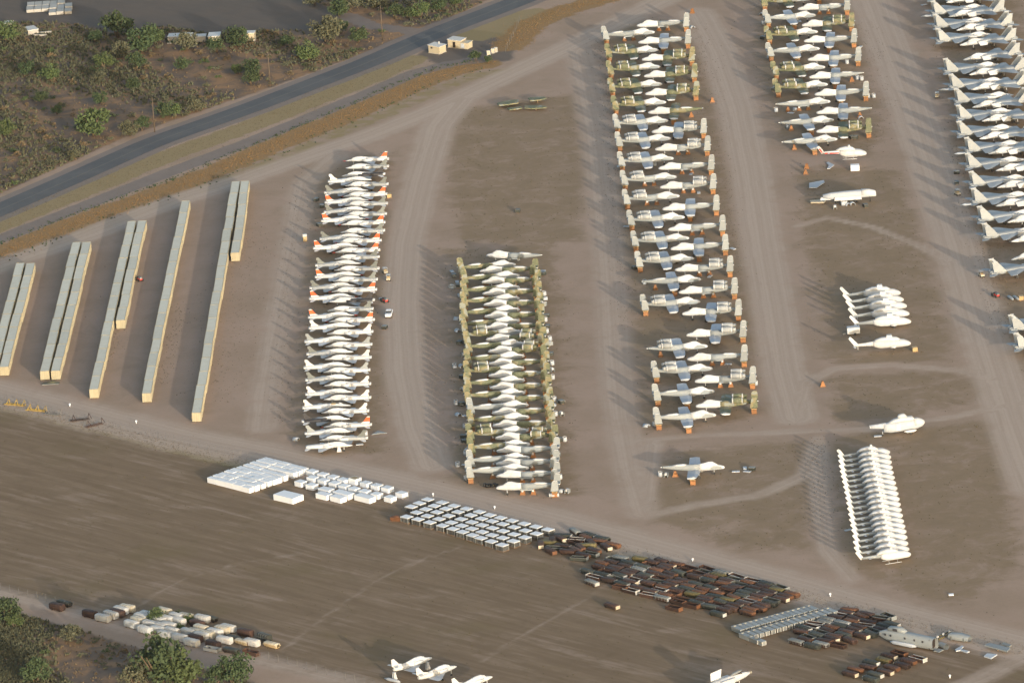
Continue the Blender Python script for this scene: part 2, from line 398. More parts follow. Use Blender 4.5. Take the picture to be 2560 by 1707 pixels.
ii, jj = np.meshgrid(np.arange(NX-1), np.arange(NY-1))
ii, jj = ii.ravel(), jj.ravel()
FC = np.stack([jj*NX+ii, jj*NX+ii+1, (jj+1)*NX+ii+1, (jj+1)*NX+ii], 1)
ground_mesh('ground', FC, 0.0)
ft = MK[9][FC].max(1) == MK[9][FC].min(1)
fon = ft & (MK[10][FC].max(1) < 1.0)
for k in range(len(TW)):
    sel = FC[fon & (MK[9][FC[:, 0]] == k)]
    if len(sel): ground_mesh('dirt_track', sel, 0.004)

def strip(name, L, w, z, mat, parent=None, off=0.0, n=90):
    seg = np.hypot(*np.diff(L, axis=0).T); cum = np.concatenate([[0], np.cumsum(seg)])
    ts = np.linspace(0, cum[-1], n); P = np.stack([np.interp(ts, cum, L[:, i]) for i in (0, 1)], 1)
    for _ in range(6): P[1:-1] = (P[:-2]+2*P[1:-1]+P[2:])/4
    T = np.gradient(P, axis=0); T /= np.hypot(T[:, 0], T[:, 1])[:, None]; N = np.stack([-T[:, 1], T[:, 0]], 1)
    mb = MB(); vs_ = []
    for p, q in zip(P, N):
        for s in (off-w, off+w): vs_.append((p[0]+q[0]*s, p[1]+q[1]*s, z))
    mb.add(vs_, [(2*i, 2*i+2, 2*i+3, 2*i+1) for i in range(n-1)])
    o = bpy.data.objects.new(name, mb.mesh(name, mat)); col.objects.link(o)
    if parent: o.parent = parent
    else: o['kind'] = 'structure'
    return o
def asphalt():
    m, nt, bs = newmat('asphalt'); g = nt.nodes.new('ShaderNodeNewGeometry')
    n1 = noise(nt, g.outputs['Position'], .08, 5, .65, .5); n2 = noise(nt, g.outputs['Position'], 1.5, 3)
    c = mixc(nt, sstep(nt, n1, .35, .7), (.052, .053, .057), (.08, .078, .077)); c = mixc(nt, mth(nt, 'MULTIPLY', n2, .35), c, (.11, .103, .096))
    nt.links.new(c, bs.inputs['Base Color']); bs.inputs['Roughness'].default_value = .8
    return m
MT['asphalt'] = asphalt()
defm('lane', (.13, .11, .075), (.08, .078, .074), .9, scale=.3)
road = strip('road', ROAD, 4.9, .03, MT['asphalt'])
for off in (-.14, .14): strip('lane_marking', ROAD, .07, .034, MT['lane'], road, off)

# ------------------------------------------------------------------ templates
class Tpl:
    def __init__(s): s.parts = []
    def add(s, name, mb, mat, parent=None, label=None):
        me = mb.mesh(name, MT[mat] if isinstance(mat, str) else mat)
        s.parts.append((name, me, parent, label)); return len(s.parts)-1
def place(tpl, name, loc, yaw, label, cat, group=None, scale=1.0, tilt=(0, 0)):
    if len(tpl.parts) == 1:
        root = bpy.data.objects.new(name, tpl.parts[0][1]); col.objects.link(root)
    else:
        root = bpy.data.objects.new(name, None); root.empty_display_size = .5; col.objects.link(root)
        made = []
        for nm, me, par, lb in tpl.parts:
            o = bpy.data.objects.new(nm, me); col.objects.link(o)
            o.parent = root if par is None else made[par]
            if lb: o['label'] = lb
            made.append(o)
    root.location = loc; root.rotation_euler = (tilt[0], tilt[1], yaw); root.scale = (scale,)*3
    return tag(root, label, cat, group)

def wheel(mb, x, y, r, w=.2): mb.tube((x, y-w/2, r), (x, y+w/2, r), r, n=10)
def gear(t, x, y, ztop, r=.32, w=.22, strut='white'):
    k = t.add('landing_gear', MB().tube((x, y, ztop), (x, y, r), .09, n=6), strut)
    m = MB(); wheel(m, x, y, r, w); t.add('wheel', m, 'tyre', k)
def wing(mb, rl, rt, tl, tt, th0, th1, n=1):
    # root/tip leading+trailing edge points; thin tapered slab
    P = [Vector(p) for p in (rl, rt, tt, tl)]
    mid0 = (P[0]*.62+P[1]*.38); mid1 = (P[3]*.62+P[2]*.38)
    up0, up1 = Vector((0, 0, th0/2)), Vector((0, 0, th1/2))
    v = [P[0], mid0+up0, P[1], mid0-up0, P[3], mid1+up1, P[2], mid1-up1]
    mb.add(v, [(0, 1, 5, 4), (1, 2, 6, 5), (2, 3, 7, 6), (3, 0, 4, 7), (4, 5, 6, 7), (3, 2, 1, 0)])
    return mb
def fin(mb, pts, y, th, lean=0.0):
    # pts (x,z) outline in the vertical plane at y; lean shifts y with z
    z0 = min(p[1] for p in pts)
    return mb.slab([(x, y+(z-z0)*lean, z) for x, z in pts], (0, th, 0))

# ---- two-seat jet trainer
def trainer(rear, finmat, band, probe, nofin=False, nonoz=False, openpit=False):
    t = Tpl()
    fr = MB().loft([(6.3, 1.52, .05, .05), (5.9, 1.54, .20, .18), (5.0, 1.6, .36, .34), (4.0, 1.68, .45, .46), (2.8, 1.75, .52, .56), (1.2, 1.8, .58, .62), (.2, 1.8, .66, .62)], 12)
    t.add('forward_fuselage', fr, 'white')
    if openpit:
        t.add('canopy', MB().loft([(4.3, 2.0, .2, .1), (3.8, 2.2, .34, .30), (3.2, 2.3, .38, .32)], 10), 'white')
        t.add('cockpit_cover', MB().box(1.2, 2.4, -.45, .45, 2.2, 2.5), 'tan')
    else:
        t.add('canopy', MB().loft([(4.7, 1.95, .12, .06), (4.1, 2.12, .34, .30), (3.0, 2.3, .42, .45), (1.6, 2.35, .42, .45), (.3, 2.3, .40, .30), (-1.0, 2.2, .35, .2), (-3.0, 2.12, .25, .12)], 10), 'white')
    t.add('rear_fuselage', MB().loft([(.2, 1.8, .68, .64), (-1.0, 1.76, .92, .60), (-2.6, 1.72, .96, .55), (-4.2, 1.68, .88, .5), (-5.4, 1.66, .76, .44), (-5.9, 1.66, .66, .38)], 12, p=2.6), rear)
    for s in (-1, 1):
        if not nonoz: t.add('nozzle', MB().tube((-5.8, s*.36, 1.66), (-6.5, s*.36, 1.68), .34, .27, n=10), 'white')
        t.add('intake', MB().loft([(1.3, 1.72, .16, .34, s*.72), (.2, 1.72, .26, .38, s*.80), (-1.4, 1.72, .2, .36, s*.82)], 8, p=3), 'white' if rear != 'black' else 'black')
        t.add('wing', wing(MB(), (.9, s*.75, 1.42), (-2.7, s*.75, 1.42), (-1.5, s*3.85, 1.38), (-2.5, s*3.85, 1.38), .2, .08), rear if rear != 'black' else 'silver')
        t.add('tailplane', wing(MB(), (-4.2, s*.8, 1.5), (-5.9, s*.8, 1.5), (-5.4, s*2.15, 1.3), (-6.2, s*2.15, 1.3), .14, .06), 'white' if rear != 'black' else 'white')
    if not nofin:
        if band:
            k = t.add('fin', fin(MB(), [(-2.6, 2.05), (-5.9, 2.0), (-5.95, 2.55), (-4.3, 2.55), (-3.6, 2.2)], 0, .18), finmat)
            t.add('fin_band', fin(MB(), [(-4.3, 2.552), (-5.95, 2.552), (-6.1, 3.7), (-5.2, 3.7)], 0, .18), 'orange', k)
            t.add('fin_tip', fin(MB(), [(-5.2, 3.702), (-6.1, 3.702), (-6.12, 3.95), (-5.5, 3.95)], 0, .14), 'white', k)
        else:
            t.add('fin', fin(MB(), [(-2.6, 2.05), (-5.9, 2.0), (-5.75, 2.9), (-6.1, 3.2), (-6.08, 3.85), (-5.4, 3.88), (-4.6, 2.9), (-3.6, 2.2)], 0, .16), finmat)
    if probe: t.add('nose_probe', MB().tube((6.25, 0, 1.52), (7.1, 0, 1.50), .07, .03, n=6), probe)
    gear(t, 4.0, 0, 1.4, .25, .18); gear(t, -1.6, 1.3, 1.4, .3, .2); gear(t, -1.6, -1.3, 1.4, .3, .2)
    return t

# ---- straight-wing twin-engine attack jet
def attack(body='grey', wings=True, engines=True, tail=True, tank='white', fins=True):
    t = Tpl(); b = body
    t.add('forward_fuselage', MB().loft([(8.0, 1.95, .12, .14), (7.7, 1.98, .36, .38), (6.9, 2.05, .52, .56), (5.6, 2.12, .60, .74), (4.0, 2.18, .66, .86), (2.4, 2.2, .70, .90), (1.5, 2.2, .72, .90)], 12, p=2.3), 'white')
    t.add('canopy', MB().loft([(6.5, 2.5, .12, .08), (5.8, 2.75, .36, .34), (4.9, 3.0, .46, .66), (3.9, 3.05, .46, .62), (2.6, 2.95, .42, .36), (.8, 2.85, .3, .2)], 10), 'white')
    t.add('rear_fuselage', MB().loft([(1.5, 2.2, .71, .89), (0, 2.2, .72, .88), (-2.0, 2.25, .70, .82), (-4.2, 2.38, .62, .66), (-6.2, 2.5, .46, .46), (-7.6, 2.58, .28, .28), (-8.15, 2.6, .14, .16)], 12, p=2.3), b)
    t.add('nose_panel', MB().slab([(7.3, -.52, 1.72), (7.2, -.52, 2.3), (5.2, -.63, 2.62), (4.2, -.68, 2.0), (4.6, -.66, 1.6)], (0, .1, 0)), 'grey')
    t.add('tail_cone', MB().loft([(-8.1, 2.6, .17, .19), (-8.5, 2.6, .06, .08)], 8), 'white')
    if wings:
        for s in (-1, 1):
            w = MB(); wing(w, (1.75, s*.6, 1.62), (-1.45, s*.6, 1.62), (1.72, s*3.3, 1.62), (-1.4, s*3.3, 1.62), .46, .44)
            k = t.add('wing', w, b if b == 'camo' else 'grey_light')
            w = MB(); wing(w, (1.7, s*3.3, 1.62), (-1.4, s*3.3, 1.62), (1.25, s*8.3, 2.2), (-1.3, s*8.3, 2.2), .42, .28)
            t.add('outer_wing', w, b if b == 'camo' else 'grey_light', k)
            w = MB(); wing(w, (1.25, s*8.3, 2.2), (-1.3, s*8.3, 2.2), (.7, s*8.7, 1.95), (-1.15, s*8.7, 1.95), .28, .18)
            t.add('wing_tip', w, 'white', k)
            t.add('gear_pod', MB().loft([(3.0, 1.35, .1, .12), (2.3, 1.3, .32, .36), (.6, 1.3, .34, .38), (-1.0, 1.4, .2, .22)], 8, k*0), b if b == 'camo' else 'white', k)
            gear(t, 1.5, s*2.6, 1.3, .42, .28)
    else:
        for s in (-1, 1):
            t.add('wing_root', MB().box(-1.4, 1.7, .5 if s > 0 else -1.0, 1.0 if s > 0 else -.5, 1.42, 1.78), b)
        for x in (-1.7, 1.0): t.add('belly_frame', MB().box(x, x+.5, -.5, .5, .9, 1.5), 'white')
    if engines:
        for s in (-1, 1):
            e = t.add('engine_nacelle', MB().loft([(-1.7, 3.55, .62, .62, s*1.75), (-2.1, 3.55, .80, .80, s*1.75), (-3.2, 3.55, .84, .84, s*1.75), (-4.6, 3.52, .76, .76, s*1.75)], 14), b if b == 'camo' else 'silver')
            t.add('intake_ring', MB().tube((-1.62, s*1.75, 3.55), (-1.95, s*1.75, 3.55), .72, .83, n=14), 'white', e)
            t.add('nacelle_band', MB().loft([(-4.2, 3.52, .82, .82, s*1.75), (-4.45, 3.52, .80, .80, s*1.75)], 14), 'white', e)
            t.add('exhaust', MB().tube((-4.6, s*1.75, 3.52), (-5.5, s*1.75, 3.5), .62, .46, n=12), b if b == 'camo' else 'silver', e)
            t.add('pylon', MB().box(-4.3, -2.3, min(s*.4, s*1.3), max(s*.4, s*1.3), 2.85, 3.25), b, e)
    else:
        t.add('engine_mount_cover', MB().loft([(-1.6, 3.0, .1, .06), (-2.3, 3.02, .5, .28), (-4.2, 2.98, .5, .24), (-5.4, 2.9, .15, .08)], 10), 'white')
    if tail:
        k = t.add('tailplane', MB().box(-8.3, -6.45, -2.85, 2.85, 2.32, 2.52), b)
        if fins:
            for s in (-1, 1):
                f = t.add('fin', fin(MB(), [(-6.3, 1.7), (-6.75, 4.2), (-6.95, 4.4), (-8.1, 4.4), (-8.25, 4.2), (-8.3, 2.0), (-8.1, 1.7)], s*2.95, .16), b)
                t.add('fin_cap', fin(MB(), [(-7.0, 4.402), (-8.05, 4.402), (-8.0, 4.5), (-7.15, 4.5)], s*2.95, .16), 'white' if body != 'camo' else b, f)
    gear(t, 5.2, .3, 1.5, .34, .24)
    return t

# ---- twin-fin fighter
def fighter(cover='full', boom=False):
    t = Tpl()
    t.add('radome', MB().loft([(9.4, 2.05, .06, .06), (8.8, 2.08, .30, .28), (8.0, 2.14, .48, .46), (7.2, 2.2, .60, .58)], 12), 'white' if cover == 'full' else 'fighter_grey')
    t.add('forward_fuselage', MB().loft([(7.2, 2.2, .61, .59), (5.6, 2.3, .72, .72), (4.0, 2.35, .78, .78), (2.6, 2.35, .80, .80)], 12), 'white')
    t.add('canopy', MB().loft([(6.9, 2.75, .15, .08), (6.1, 3.0, .42, .34), (5.0, 3.18, .50, .52), (3.8, 3.15, .48, .42), (2.4, 3.0, .45, .22), (1.2, 2.9, .4, .15)], 10), 'white')
    t.add('centre_fuselage', MB().loft([(3.2, 2.3, .9, .7), (1.5, 2.3, 1.55, .82), (-1.5, 2.3, 1.75, .78), (-5.0, 2.28, 1.7, .70), (-7.4, 2.26, 1.45, .58)], 12, p=3.2), 'fighter_grey')
    for s in (-1, 1):
        t.add('intake', MB().slab([(4.0, s*1.35, 2.75), (1.0, s*1.35, 3.0), (1.0, s*1.35, 1.5), (3.3, s*1.35, 1.5)], (0, .75, 0)), 'white')
        t.add('wing', wing(MB(), (1.9, s*1.6, 2.6), (-4.2, s*1.6, 2.55), (-2.9, s*6.5, 2.5), (-4.4, s*6.5, 2.5), .34, .1), 'fighter_grey')
        k = t.add('fin', fin(MB(), [(-4.2, 2.6), (-7.9, 2.6), (-8.3, 5.45), (-6.95, 5.5)], s*1.75, .16, .03*s), 'fighter_grey')
        t.add('fin_pod', MB().tube((-6.8, s*1.84, 5.55), (-8.5, s*1.84, 5.5), .1, .06, n=6), 'grey_light', k)
        t.add('tailplane', wing(MB(), (-6.2, s*1.9, 2.2), (-9.2, s*1.9, 2.2), (-8.3, s*4.2, 2.2), (-9.9, s*4.2, 2.2), .16, .06), 'fighter_grey')
        t.add('nozzle', MB().tube((-7.3, s*.72, 2.26), (-8.8, s*.72, 2.26), .60, .44, n=12), 'silver')
        t.add('tail_boom', MB().box(-8.6, -6.8, min(s*1.4, s*1.9), max(s*1.4, s*1.9), 2.05, 2.45), 'fighter_grey')
        gear(t, -1.2, s*1.4, 1.6, .42, .28)
    if boom: t.add('drop_tank', MB().loft([(-7.6, 1.5, .05, .05), (-8.6, 1.5, .34, .34), (-10.6, 1.5, .36, .36), (-12.0, 1.5, .08, .08)], 10), 'grey_light')
    gear(t, 5.0, 0, 1.7, .36, .24)
    return t

# ---- helicopters (rotors removed, cabins cocooned white)
def hawk(pale=False):
    t = Tpl(); w = 'white'
    t.add('cabin', MB().loft([(7.0, 1.25, .2, .25), (6.4, 1.35, .7, .6), (5.2, 1.55, 1.05, .95), (3.6, 1.6, 1.12, 1.1), (-1.2, 1.6, 1.12, 1.1), (-2.4, 1.7, .9, .9), (-3.2, 1.8, .6, .65)], 12, p=2.8), w)
    t.add('engine_cowling', MB().loft([(4.2, 2.6, .3, .1), (3.2, 2.85, .75, .45), (1.4, 3.0, .95, .5), (-.8, 2.95, .9, .45), (-2.6, 2.6, .5, .3)], 10, p=2.6), w)
    t.add('rotor_head_cover', MB().box(.5, 2.1, -.7, .7, 3.4, 4.0, .85, .85), w)
    t.add('tail_boom', MB().loft([(-2.9, 1.85, .62, .66), (-5.0, 1.75, .42, .48), (-7.4, 1.65, .28, .36), (-8.0, 1.7, .22, .3)], 10), 'grey' if pale else w)
    k = t.add('tail_fin', fin(MB(), [(-7.0, 1.9), (-8.0, 1.4), (-9.6, 3.6), (-9.3, 4.1), (-8.9, 4.0)], 0, .34), w)
    t.add('tail_rotor_hub', MB().tube((-9.2, 0, 3.8), (-9.2, .55, 3.85), .2, n=8), w, k)
    t.add('stabilator', wing(MB(), (-7.6, -.1, 1.55), (-8.5, -.1, 1.55), (-7.7, -2.1, 1.55), (-8.3, -2.1, 1.55), .12, .08), w)
    t.add('sponson', MB().loft([(3.0, .9, .15, .2, 1.25), (2.4, .9, .3, .3, 1.3), (1.4, .9, .15, .2, 1.25)], 8).loft([(3.0, .9, .15, .2, -1.25), (2.4, .9, .3, .3, -1.3), (1.4, .9, .15, .2, -1.25)], 8), w)
    gear(t, 2.4, 1.3, .9, .33, .22); gear(t, 2.4, -1.3, .9, .33, .22); gear(t, -7.2, 0, 1.4, .22, .15)
    return t
def huey(kind='white'):
    t = Tpl(); w = 'white'
    t.add('cabin', MB().loft([(6.4, 1.25, .3, .3), (5.8, 1.35, .85, .62), (4.6, 1.6, 1.2, .95), (3.0, 1.65, 1.28, 1.05), (.4, 1.65, 1.28, 1.02), (-.8, 1.75, .95, .8), (-1.4, 1.85, .6, .6)], 12, p=2.8), w)
    t.add('engine_cowling', MB().loft([(3.2, 2.6, .4, .12), (2.2, 2.95, .75, .5), (.4, 3.05, .82, .55), (-1.2, 2.9, .7, .42), (-2.4, 2.5, .3, .2)], 10, p=2.6), w)
    t.add('rotor_mast_cover', MB().tube((1.4, 0, 3.3), (1.4, 0, 4.0), .45, .3, n=8), w)
    bm = {'white': 'grey', 'red': 'white'}[kind]  # plain white type: boom coloured grey to imitate the shade it lies in
    k = t.add('tail_boom', MB().loft([(-1.1, 1.95, .55, .55), (-3.5, 2.0, .38, .42), (-6.4, 2.1, .22, .28)], 10), bm)
    if kind == 'red': t.add('boom_stripe', MB().box(-5.6, -1.6, -.50, -.30, 1.75, 2.05), 'red', k)
    k = t.add('tail_fin', fin(MB(), [(-5.8, 2.2), (-6.5, 1.7), (-7.9, 3.8), (-7.4, 4.1), (-7.0, 3.9)], 0, .24), w)
    if kind == 'red': t.add('fin_stripe', fin(MB(), [(-6.2, 2.1), (-6.5, 1.9), (-7.4, 3.2), (-7.0, 3.4)], 0, .27), 'red', k)
    t.add('stabiliser', wing(MB(), (-4.2, -.2, 2.05), (-4.9, -.2, 2.05), (-4.2, -1.4, 2.05), (-4.8, -1.4, 2.05), .1, .07), w)
    for s in (-1, 1):
        k = t.add('skid', MB().tube((3.6, s*1.25, .08), (-.6, s*1.25, .08), .07, n=6), w)
        t.add('skid_strut', MB().tube((2.6, s*.8, .75), (2.6, s*1.25, .1), .05, n=5).tube((.4, s*.8, .75), (.4, s*1.25, .1), .05, n=5), w, k)
    return t
def seaking():
    t = Tpl(); w = 'white'
    t.add('hull', MB().loft([(7.2, 2.3, .4, .4), (6.6, 2.2, .9, .9), (5.2, 2.1, 1.1, 1.25), (2.0, 2.0, 1.15, 1.35), (-2.0, 2.05, 1.1, 1.35), (-3.8, 2.2, .95, 1.15)], 12, p=3), 'grey_light')
    t.add('nose_cocoon', MB().loft([(7.35, 2.3, .35, .35), (6.8, 2.3, .9, .85), (5.6, 2.5, 1.13, 1.15), (4.4, 2.5, 1.16, 1.2)], 12, p=2.6), w)
    t.add('engine_deck', MB().loft([(4.6, 3.5, .5, .2), (4.2, 3.7, .95, .55), (1.0, 3.85, 1.0, .6), (-1.0, 3.6, .8, .4), (-2.2, 3.3, .4, .2)], 10, p=3), w)
    t.add('rotor_head_cover', MB().loft([(2.6, 4.5, .3, .2), (2.0, 4.8, .75, .5), (.6, 4.75, .75, .45), (.2, 4.5, .3, .2)], 10), w)
    t.add('tail_boom', MB().loft([(-3.0, 2.6, .8, .85), (-5.0, 2.75, .55, .65), (-7.3, 2.9, .38, .5)], 10, p=2.6), 'grey_light')
    t.add('boom_end_cover', MB().loft([(-7.25, 2.9, .4, .52), (-7.45, 2.9, .36, .48)], 10), w)
    t.add('cargo_door', MB().box(-.6, .6, -1.22, -1.15, 1.3, 3.0), w)
    for s in (-1, 1): t.add('sponson', MB().loft([(4.6, 1.0, .12, .12, s*1.9), (3.8, .95, .42, .36, s*2.0), (2.0, .95, .42, .36, s*2.0), (1.2, 1.0, .1, .1, s*1.9)], 8), w); gear(t, 3.0, s*1.9, .9, .35, .25)
    gear(t, -4.0, 0, 1.2, .25, .18)
    return t
def lightjet(fin_='white', wings=True):
    t = Tpl(); w = 'white'
    t.add('fuselage', MB().loft([(6.4, 1.9, .08, .08), (5.9, 1.95, .3, .3), (4.6, 2.05, .52, .55), (3.0, 2.15, .68, .75), (0, 2.2, .85, .8), (-2.6, 2.2, .75, .72), (-4.8, 2.25, .5, .5), (-5.6, 2.3, .36, .36)], 12), w)
    t.add('canopy', MB().loft([(4.4, 2.5, .15, .1), (3.8, 2.75, .38, .35), (2.6, 3.0, .45, .5), (1.0, 3.05, .45, .45), (-.8, 2.9, .35, .25), (-2.6, 2.75, .25, .15)], 10), w)
    t.add('fin', fin(MB(), [(-2.2, 2.8), (-5.4, 2.6), (-6.1, 3.2), (-6.2, 4.9), (-5.4, 4.95), (-4.0, 3.4)], 0, .16), w)
    for s in (-1, 1):
        if wings: t.add('wing', wing(MB(), (2.2, s*.7, 1.65), (-3.2, s*.7, 1.65), (-1.8, s*4.0, 1.75), (-3.0, s*4.0, 1.75), .26, .1), w)
        t.add('tailplane', wing(MB(), (-4.4, s*.2, 3.2), (-5.9, s*.2, 3.2), (-5.4, s*1.75, 3.2), (-6.1, s*1.75, 3.2), .12, .06), w)
        t.add('intake', MB().loft([(3.0, 2.3, .1, .3, s*.78), (2.2, 2.3, .22, .4, s*.86), (.2, 2.3, .15, .35, s*.86)], 8), w)
        gear(t, .8, s*1.2, 1.6, .34, .2)
    gear(t, 4.6, 0, 1.7, .26, .16)
    return t

# ------------------------------------------------------------------ jet trainer row
z1 = (740, 360, 7.84); z2 = (740, 540, 7.84); z3 = (720, 700, 7.84); z4 = (720, 880, 7.84); z5 = (720, 990, 7.84)
TR = [(z1, 'L', 965, 335, 1815, 290, 'o'), (z1, 'L', 1025, 470, 1755, 440, 'g'), (z1, 'L', 880, 640, 1750, 575, 'k'), (z1, 'R', 1510, 710, 615, 725, 'w'),
 (z1, 'L', 1000, 815, 1755, 790, 'g'), (z1, 'R', 1400, 905, 585, 955, 'g'), (z1, 'L', 945, 1035, 1755, 970, 'o'), (z1, 'R', 1430, 1085, 570, 1160, 'o'),
 (z1, 'L', 970, 1200, 1750, 1165, 'g'), (z1, 'R', 1420, 1275, 560, 1340, 'g'), (z1, 'L', 950, 1400, 1730, 1370, 'g'), (z1, 'R', 1340, 1460, 535, 1510, 'o'),
 (z2, 'L', 870, 185, 1745, 110, 'o'), (z2, 'L', 900, 320, 1700, 285, 'g'), (z2, 'R', 1330, 410, 490, 445, 'g'), (z2, 'L', 790, 510, 1675, 480, 'o'),
 (z2, 'R', 1200, 590, 370, 630, 'o'), (z2, 'L', 750, 725, 1650, 650, 'o'), (z2, 'L', 790, 850, 1590, 790, 'g'), (z2, 'R', 1270, 925, 390, 965, 'g'),
 (z2, 'L', 760, 1060, 1610, 1030, 'g'), (z2, 'R', 1280, 1155, 370, 1190, 'o'), (z2, 'L', 730, 1270, 1570, 1245, 'g'), (z2, 'R', 1140, 1365, 305, 1410, 'g'),
 (z2, 'L', 690, 1490, 1575, 1430, 'o'), (z3, 'R', 1330, 335, 415, 355, 'o'), (z3, 'L', 850, 425, 1640, 390, 'k'), (z3, 'L', 800, 600, 1630, 560, 'g'),
 (z3, 'R', 1325, 685, 385, 730, 'o'), (z3, 'L', 790, 820, 1690, 770, 'o'), (z3, 'R', 1330, 895, 410, 940, 'w'), (z3, 'L', 740, 1070, 1675, 995, 'w'),
 (z3, 'R', 1240, 1165, 340, 1200, 'm'), (z3, 'L', 705, 1310, 1665, 1250, 'm'), (z3, 'R', 1260, 1400, 400, 1450, 'g'), (z3, 'L', 695, 1555, 1645, 1510, 'w'),
 (z4, 'R', 1255, 265, 300, 300, 'w'), (z4, 'L', 720, 400, 1560, 340, 'm'), (z4, 'R', 1290, 495, 335, 550, 'g'), (z4, 'L', 660, 670, 1645, 610, 'w'),
 (z4, 'R', 1270, 765, 365, 835, 'w'), (z4, 'L', 660, 935, 1645, 880, 'w'), (z4, 'R', 1255, 1040, 270, 1090, 'c'), (z4, 'L', 645, 1185, 1580, 1150, 'w'),
 (z4, 'R', 1240, 1295, 260, 1365, 'k'), (z4, 'L', 680, 1490, 1640, 1395, 'o'), (z5, 'R', 1275, 690, 350, 725, 'm'), (z5, 'L', 620, 860, 1545, 815, 'g'), (z5, 'R', 1250, 975, 340, 985, 'n')]
TT = {'o': trainer('white', 'white', True, 'red'), 'g': trainer('silver', 'dull_grey', False, None), 'k': trainer('black', 'black', False, None), 'w': trainer('white', 'white', False, None),
      'm': trainer('white', 'grey', False, None), 'c': trainer('white', 'white', False, None, openpit=True), 'n': trainer('white', 'white', False, None, nofin=True, nonoz=True)}
TD = {'o': 'white jet trainer with orange fin band', 'g': 'white nosed jet trainer with grey tail', 'k': 'white nosed jet trainer with black tail', 'w': 'all white jet trainer with plain fin',
      'm': 'white jet trainer with silver grey fin', 'c': 'white jet trainer with uncovered open cockpit', 'n': 'white jet trainer missing its tail fin'}
def pose(z, nx, ny, tx, ty, hn, ht, half, bias=0.0):
    a = zat(z, nx, ny, hn); b = zat(z, tx, ty, ht); d = a-b
    return (a+b)/2, math.atan2(d.y, d.x)
def steady(P, i, keys):                 # heading: blend own measurement with the median of planes facing the same way
    same = sorted(q[1] if q[1] > -1.5 else q[1]+2*math.pi for q, k in zip(P, keys) if k == keys[i])
    med = same[len(same)//2]; me = P[i][1] if P[i][1] > -1.5 else P[i][1]+2*math.pi
    return med*.75+max(min(me, med+.12), med-.12)*.25
P = [pose(r[0], r[2], r[3], r[4], r[5], 1.55, 1.68, 6.4) for r in TR]
TRP = []
for i, r in enumerate(TR):
    c, _ = P[i]; yaw = steady(P, i, [q[1] for q in TR])
    place(TT[r[6]], 'jet_trainer', (c.x, c.y, 0), yaw, f'{TD[r[6]]}, {ordw(i+1)} in its row from the asphalt road', 'airplane', 'jet trainers parked nose to tail in one row')
    TRP.append((c.x, c.y, yaw))

# ------------------------------------------------------------------ attack jet rows
za = (1100, 600, 7.127); zb = (1100, 790, 7.127); zcc = (1110, 960, 7.127); zd = (1110, 1090, 7.127)
A1 = [(za, 'R', 1305, 440, 380, 480, 'camo', 0, 0), (za, 'L', 755, 560, 1660, 500, 'camo', 0, 0), (za, 'R', 1375, 640, 440, 665, 'camo', 0, 0), (za, 'L', 800, 750, 1700, 690, 'camo', 0, 0),
 (za, 'R', 1375, 840, 440, 890, 'camo', 0, 0), (za, 'L', 810, 960, 1720, 890, 'camo', 0, 0), (za, 'R', 1375, 1040, 435, 1080, 'camo', 0, 0), (za, 'L', 835, 1150, 1740, 1100, 'camo', 0, 0),
 (za, 'R', 1375, 1240, 430, 1280, 'camo', 0, 0), (za, 'L', 855, 1360, 1755, 1310, 'camo', 0, 0), (za, 'R', 1370, 1440, 430, 1490, 'camo', 0, 0), (za, 'L', 840, 1560, 1770, 1510, 'camo', 0, 0),
 (zb, 'R', 1410, 290, 480, 315, 'camo', 0, 1), (zb, 'L', 870, 420, 1800, 360, 'camo', 0, 1), (zb, 'R', 1465, 500, 520, 530, 'camo', 0, 0), (zb, 'L', 920, 630, 1840, 570, 'camo', 0, 1),
 (zb, 'R', 1450, 720, 510, 745, 'camo', 0, 0), (zb, 'L', 910, 850, 1860, 800, 'camo', 0, 0), (zb, 'R', 1440, 935, 505, 960, 'camo', 0, 1), (zb, 'L', 905, 1060, 1875, 1010, 'camo', 0, 0),
 (zb, 'R', 1455, 1150, 510, 1180, 'camo', 0, 0), (zb, 'L', 935, 1275, 1900, 1220, 'camo', 0, 0), (zb, 'R', 1460, 1370, 510, 1400, 'camo', 0, 0), (zb, 'L', 955, 1490, 1920, 1440, 'camo', 0, 0),
 (zcc, 'R', 1490, 370, 445, 420, 'grey', 0, 0), (zcc, 'L', 895, 520, 1880, 450, 'camo', 0, 0), (zcc, 'R', 1465, 590, 490, 630, 'camo', 0, 0), (zcc, 'L', 905, 740, 1900, 680, 'camo', 0, 0),
 (zcc, 'R', 1445, 820, 480, 880, 'camo', 0, 1), (zcc, 'L', 965, 960, 1940, 900, 'camo', 0, 1), (zcc, 'R', 1495, 1070, 480, 1115, 'camo', 0, 0), (zcc, 'L', 950, 1190, 2010, 1130, 'grey', 0, 0),
 (zcc, 'R', 1505, 1310, 450, 1345, 'grey', 0, 0), (zcc, 'L', 935, 1420, 2005, 1360, 'grey', 0, 0), (zcc, 'R', 1495, 1490, 425, 1545, 'grey', 0, 0), (zd, 'L', 930, 720, 2030, 635, 'grey', 0, 0), (zd, 'L', 935, 930, 2030, 845, 'grey', 0, 0)]
ze = (1490, 20, 7.84); zf = (1500, 210, 7.84); zg = (1530, 390, 7.84); zh = (1550, 570, 7.127); zi = (1590, 770, 7.127); zj = (1590, 940, 7.127); zs1 = (1600, 1120, 7.84)
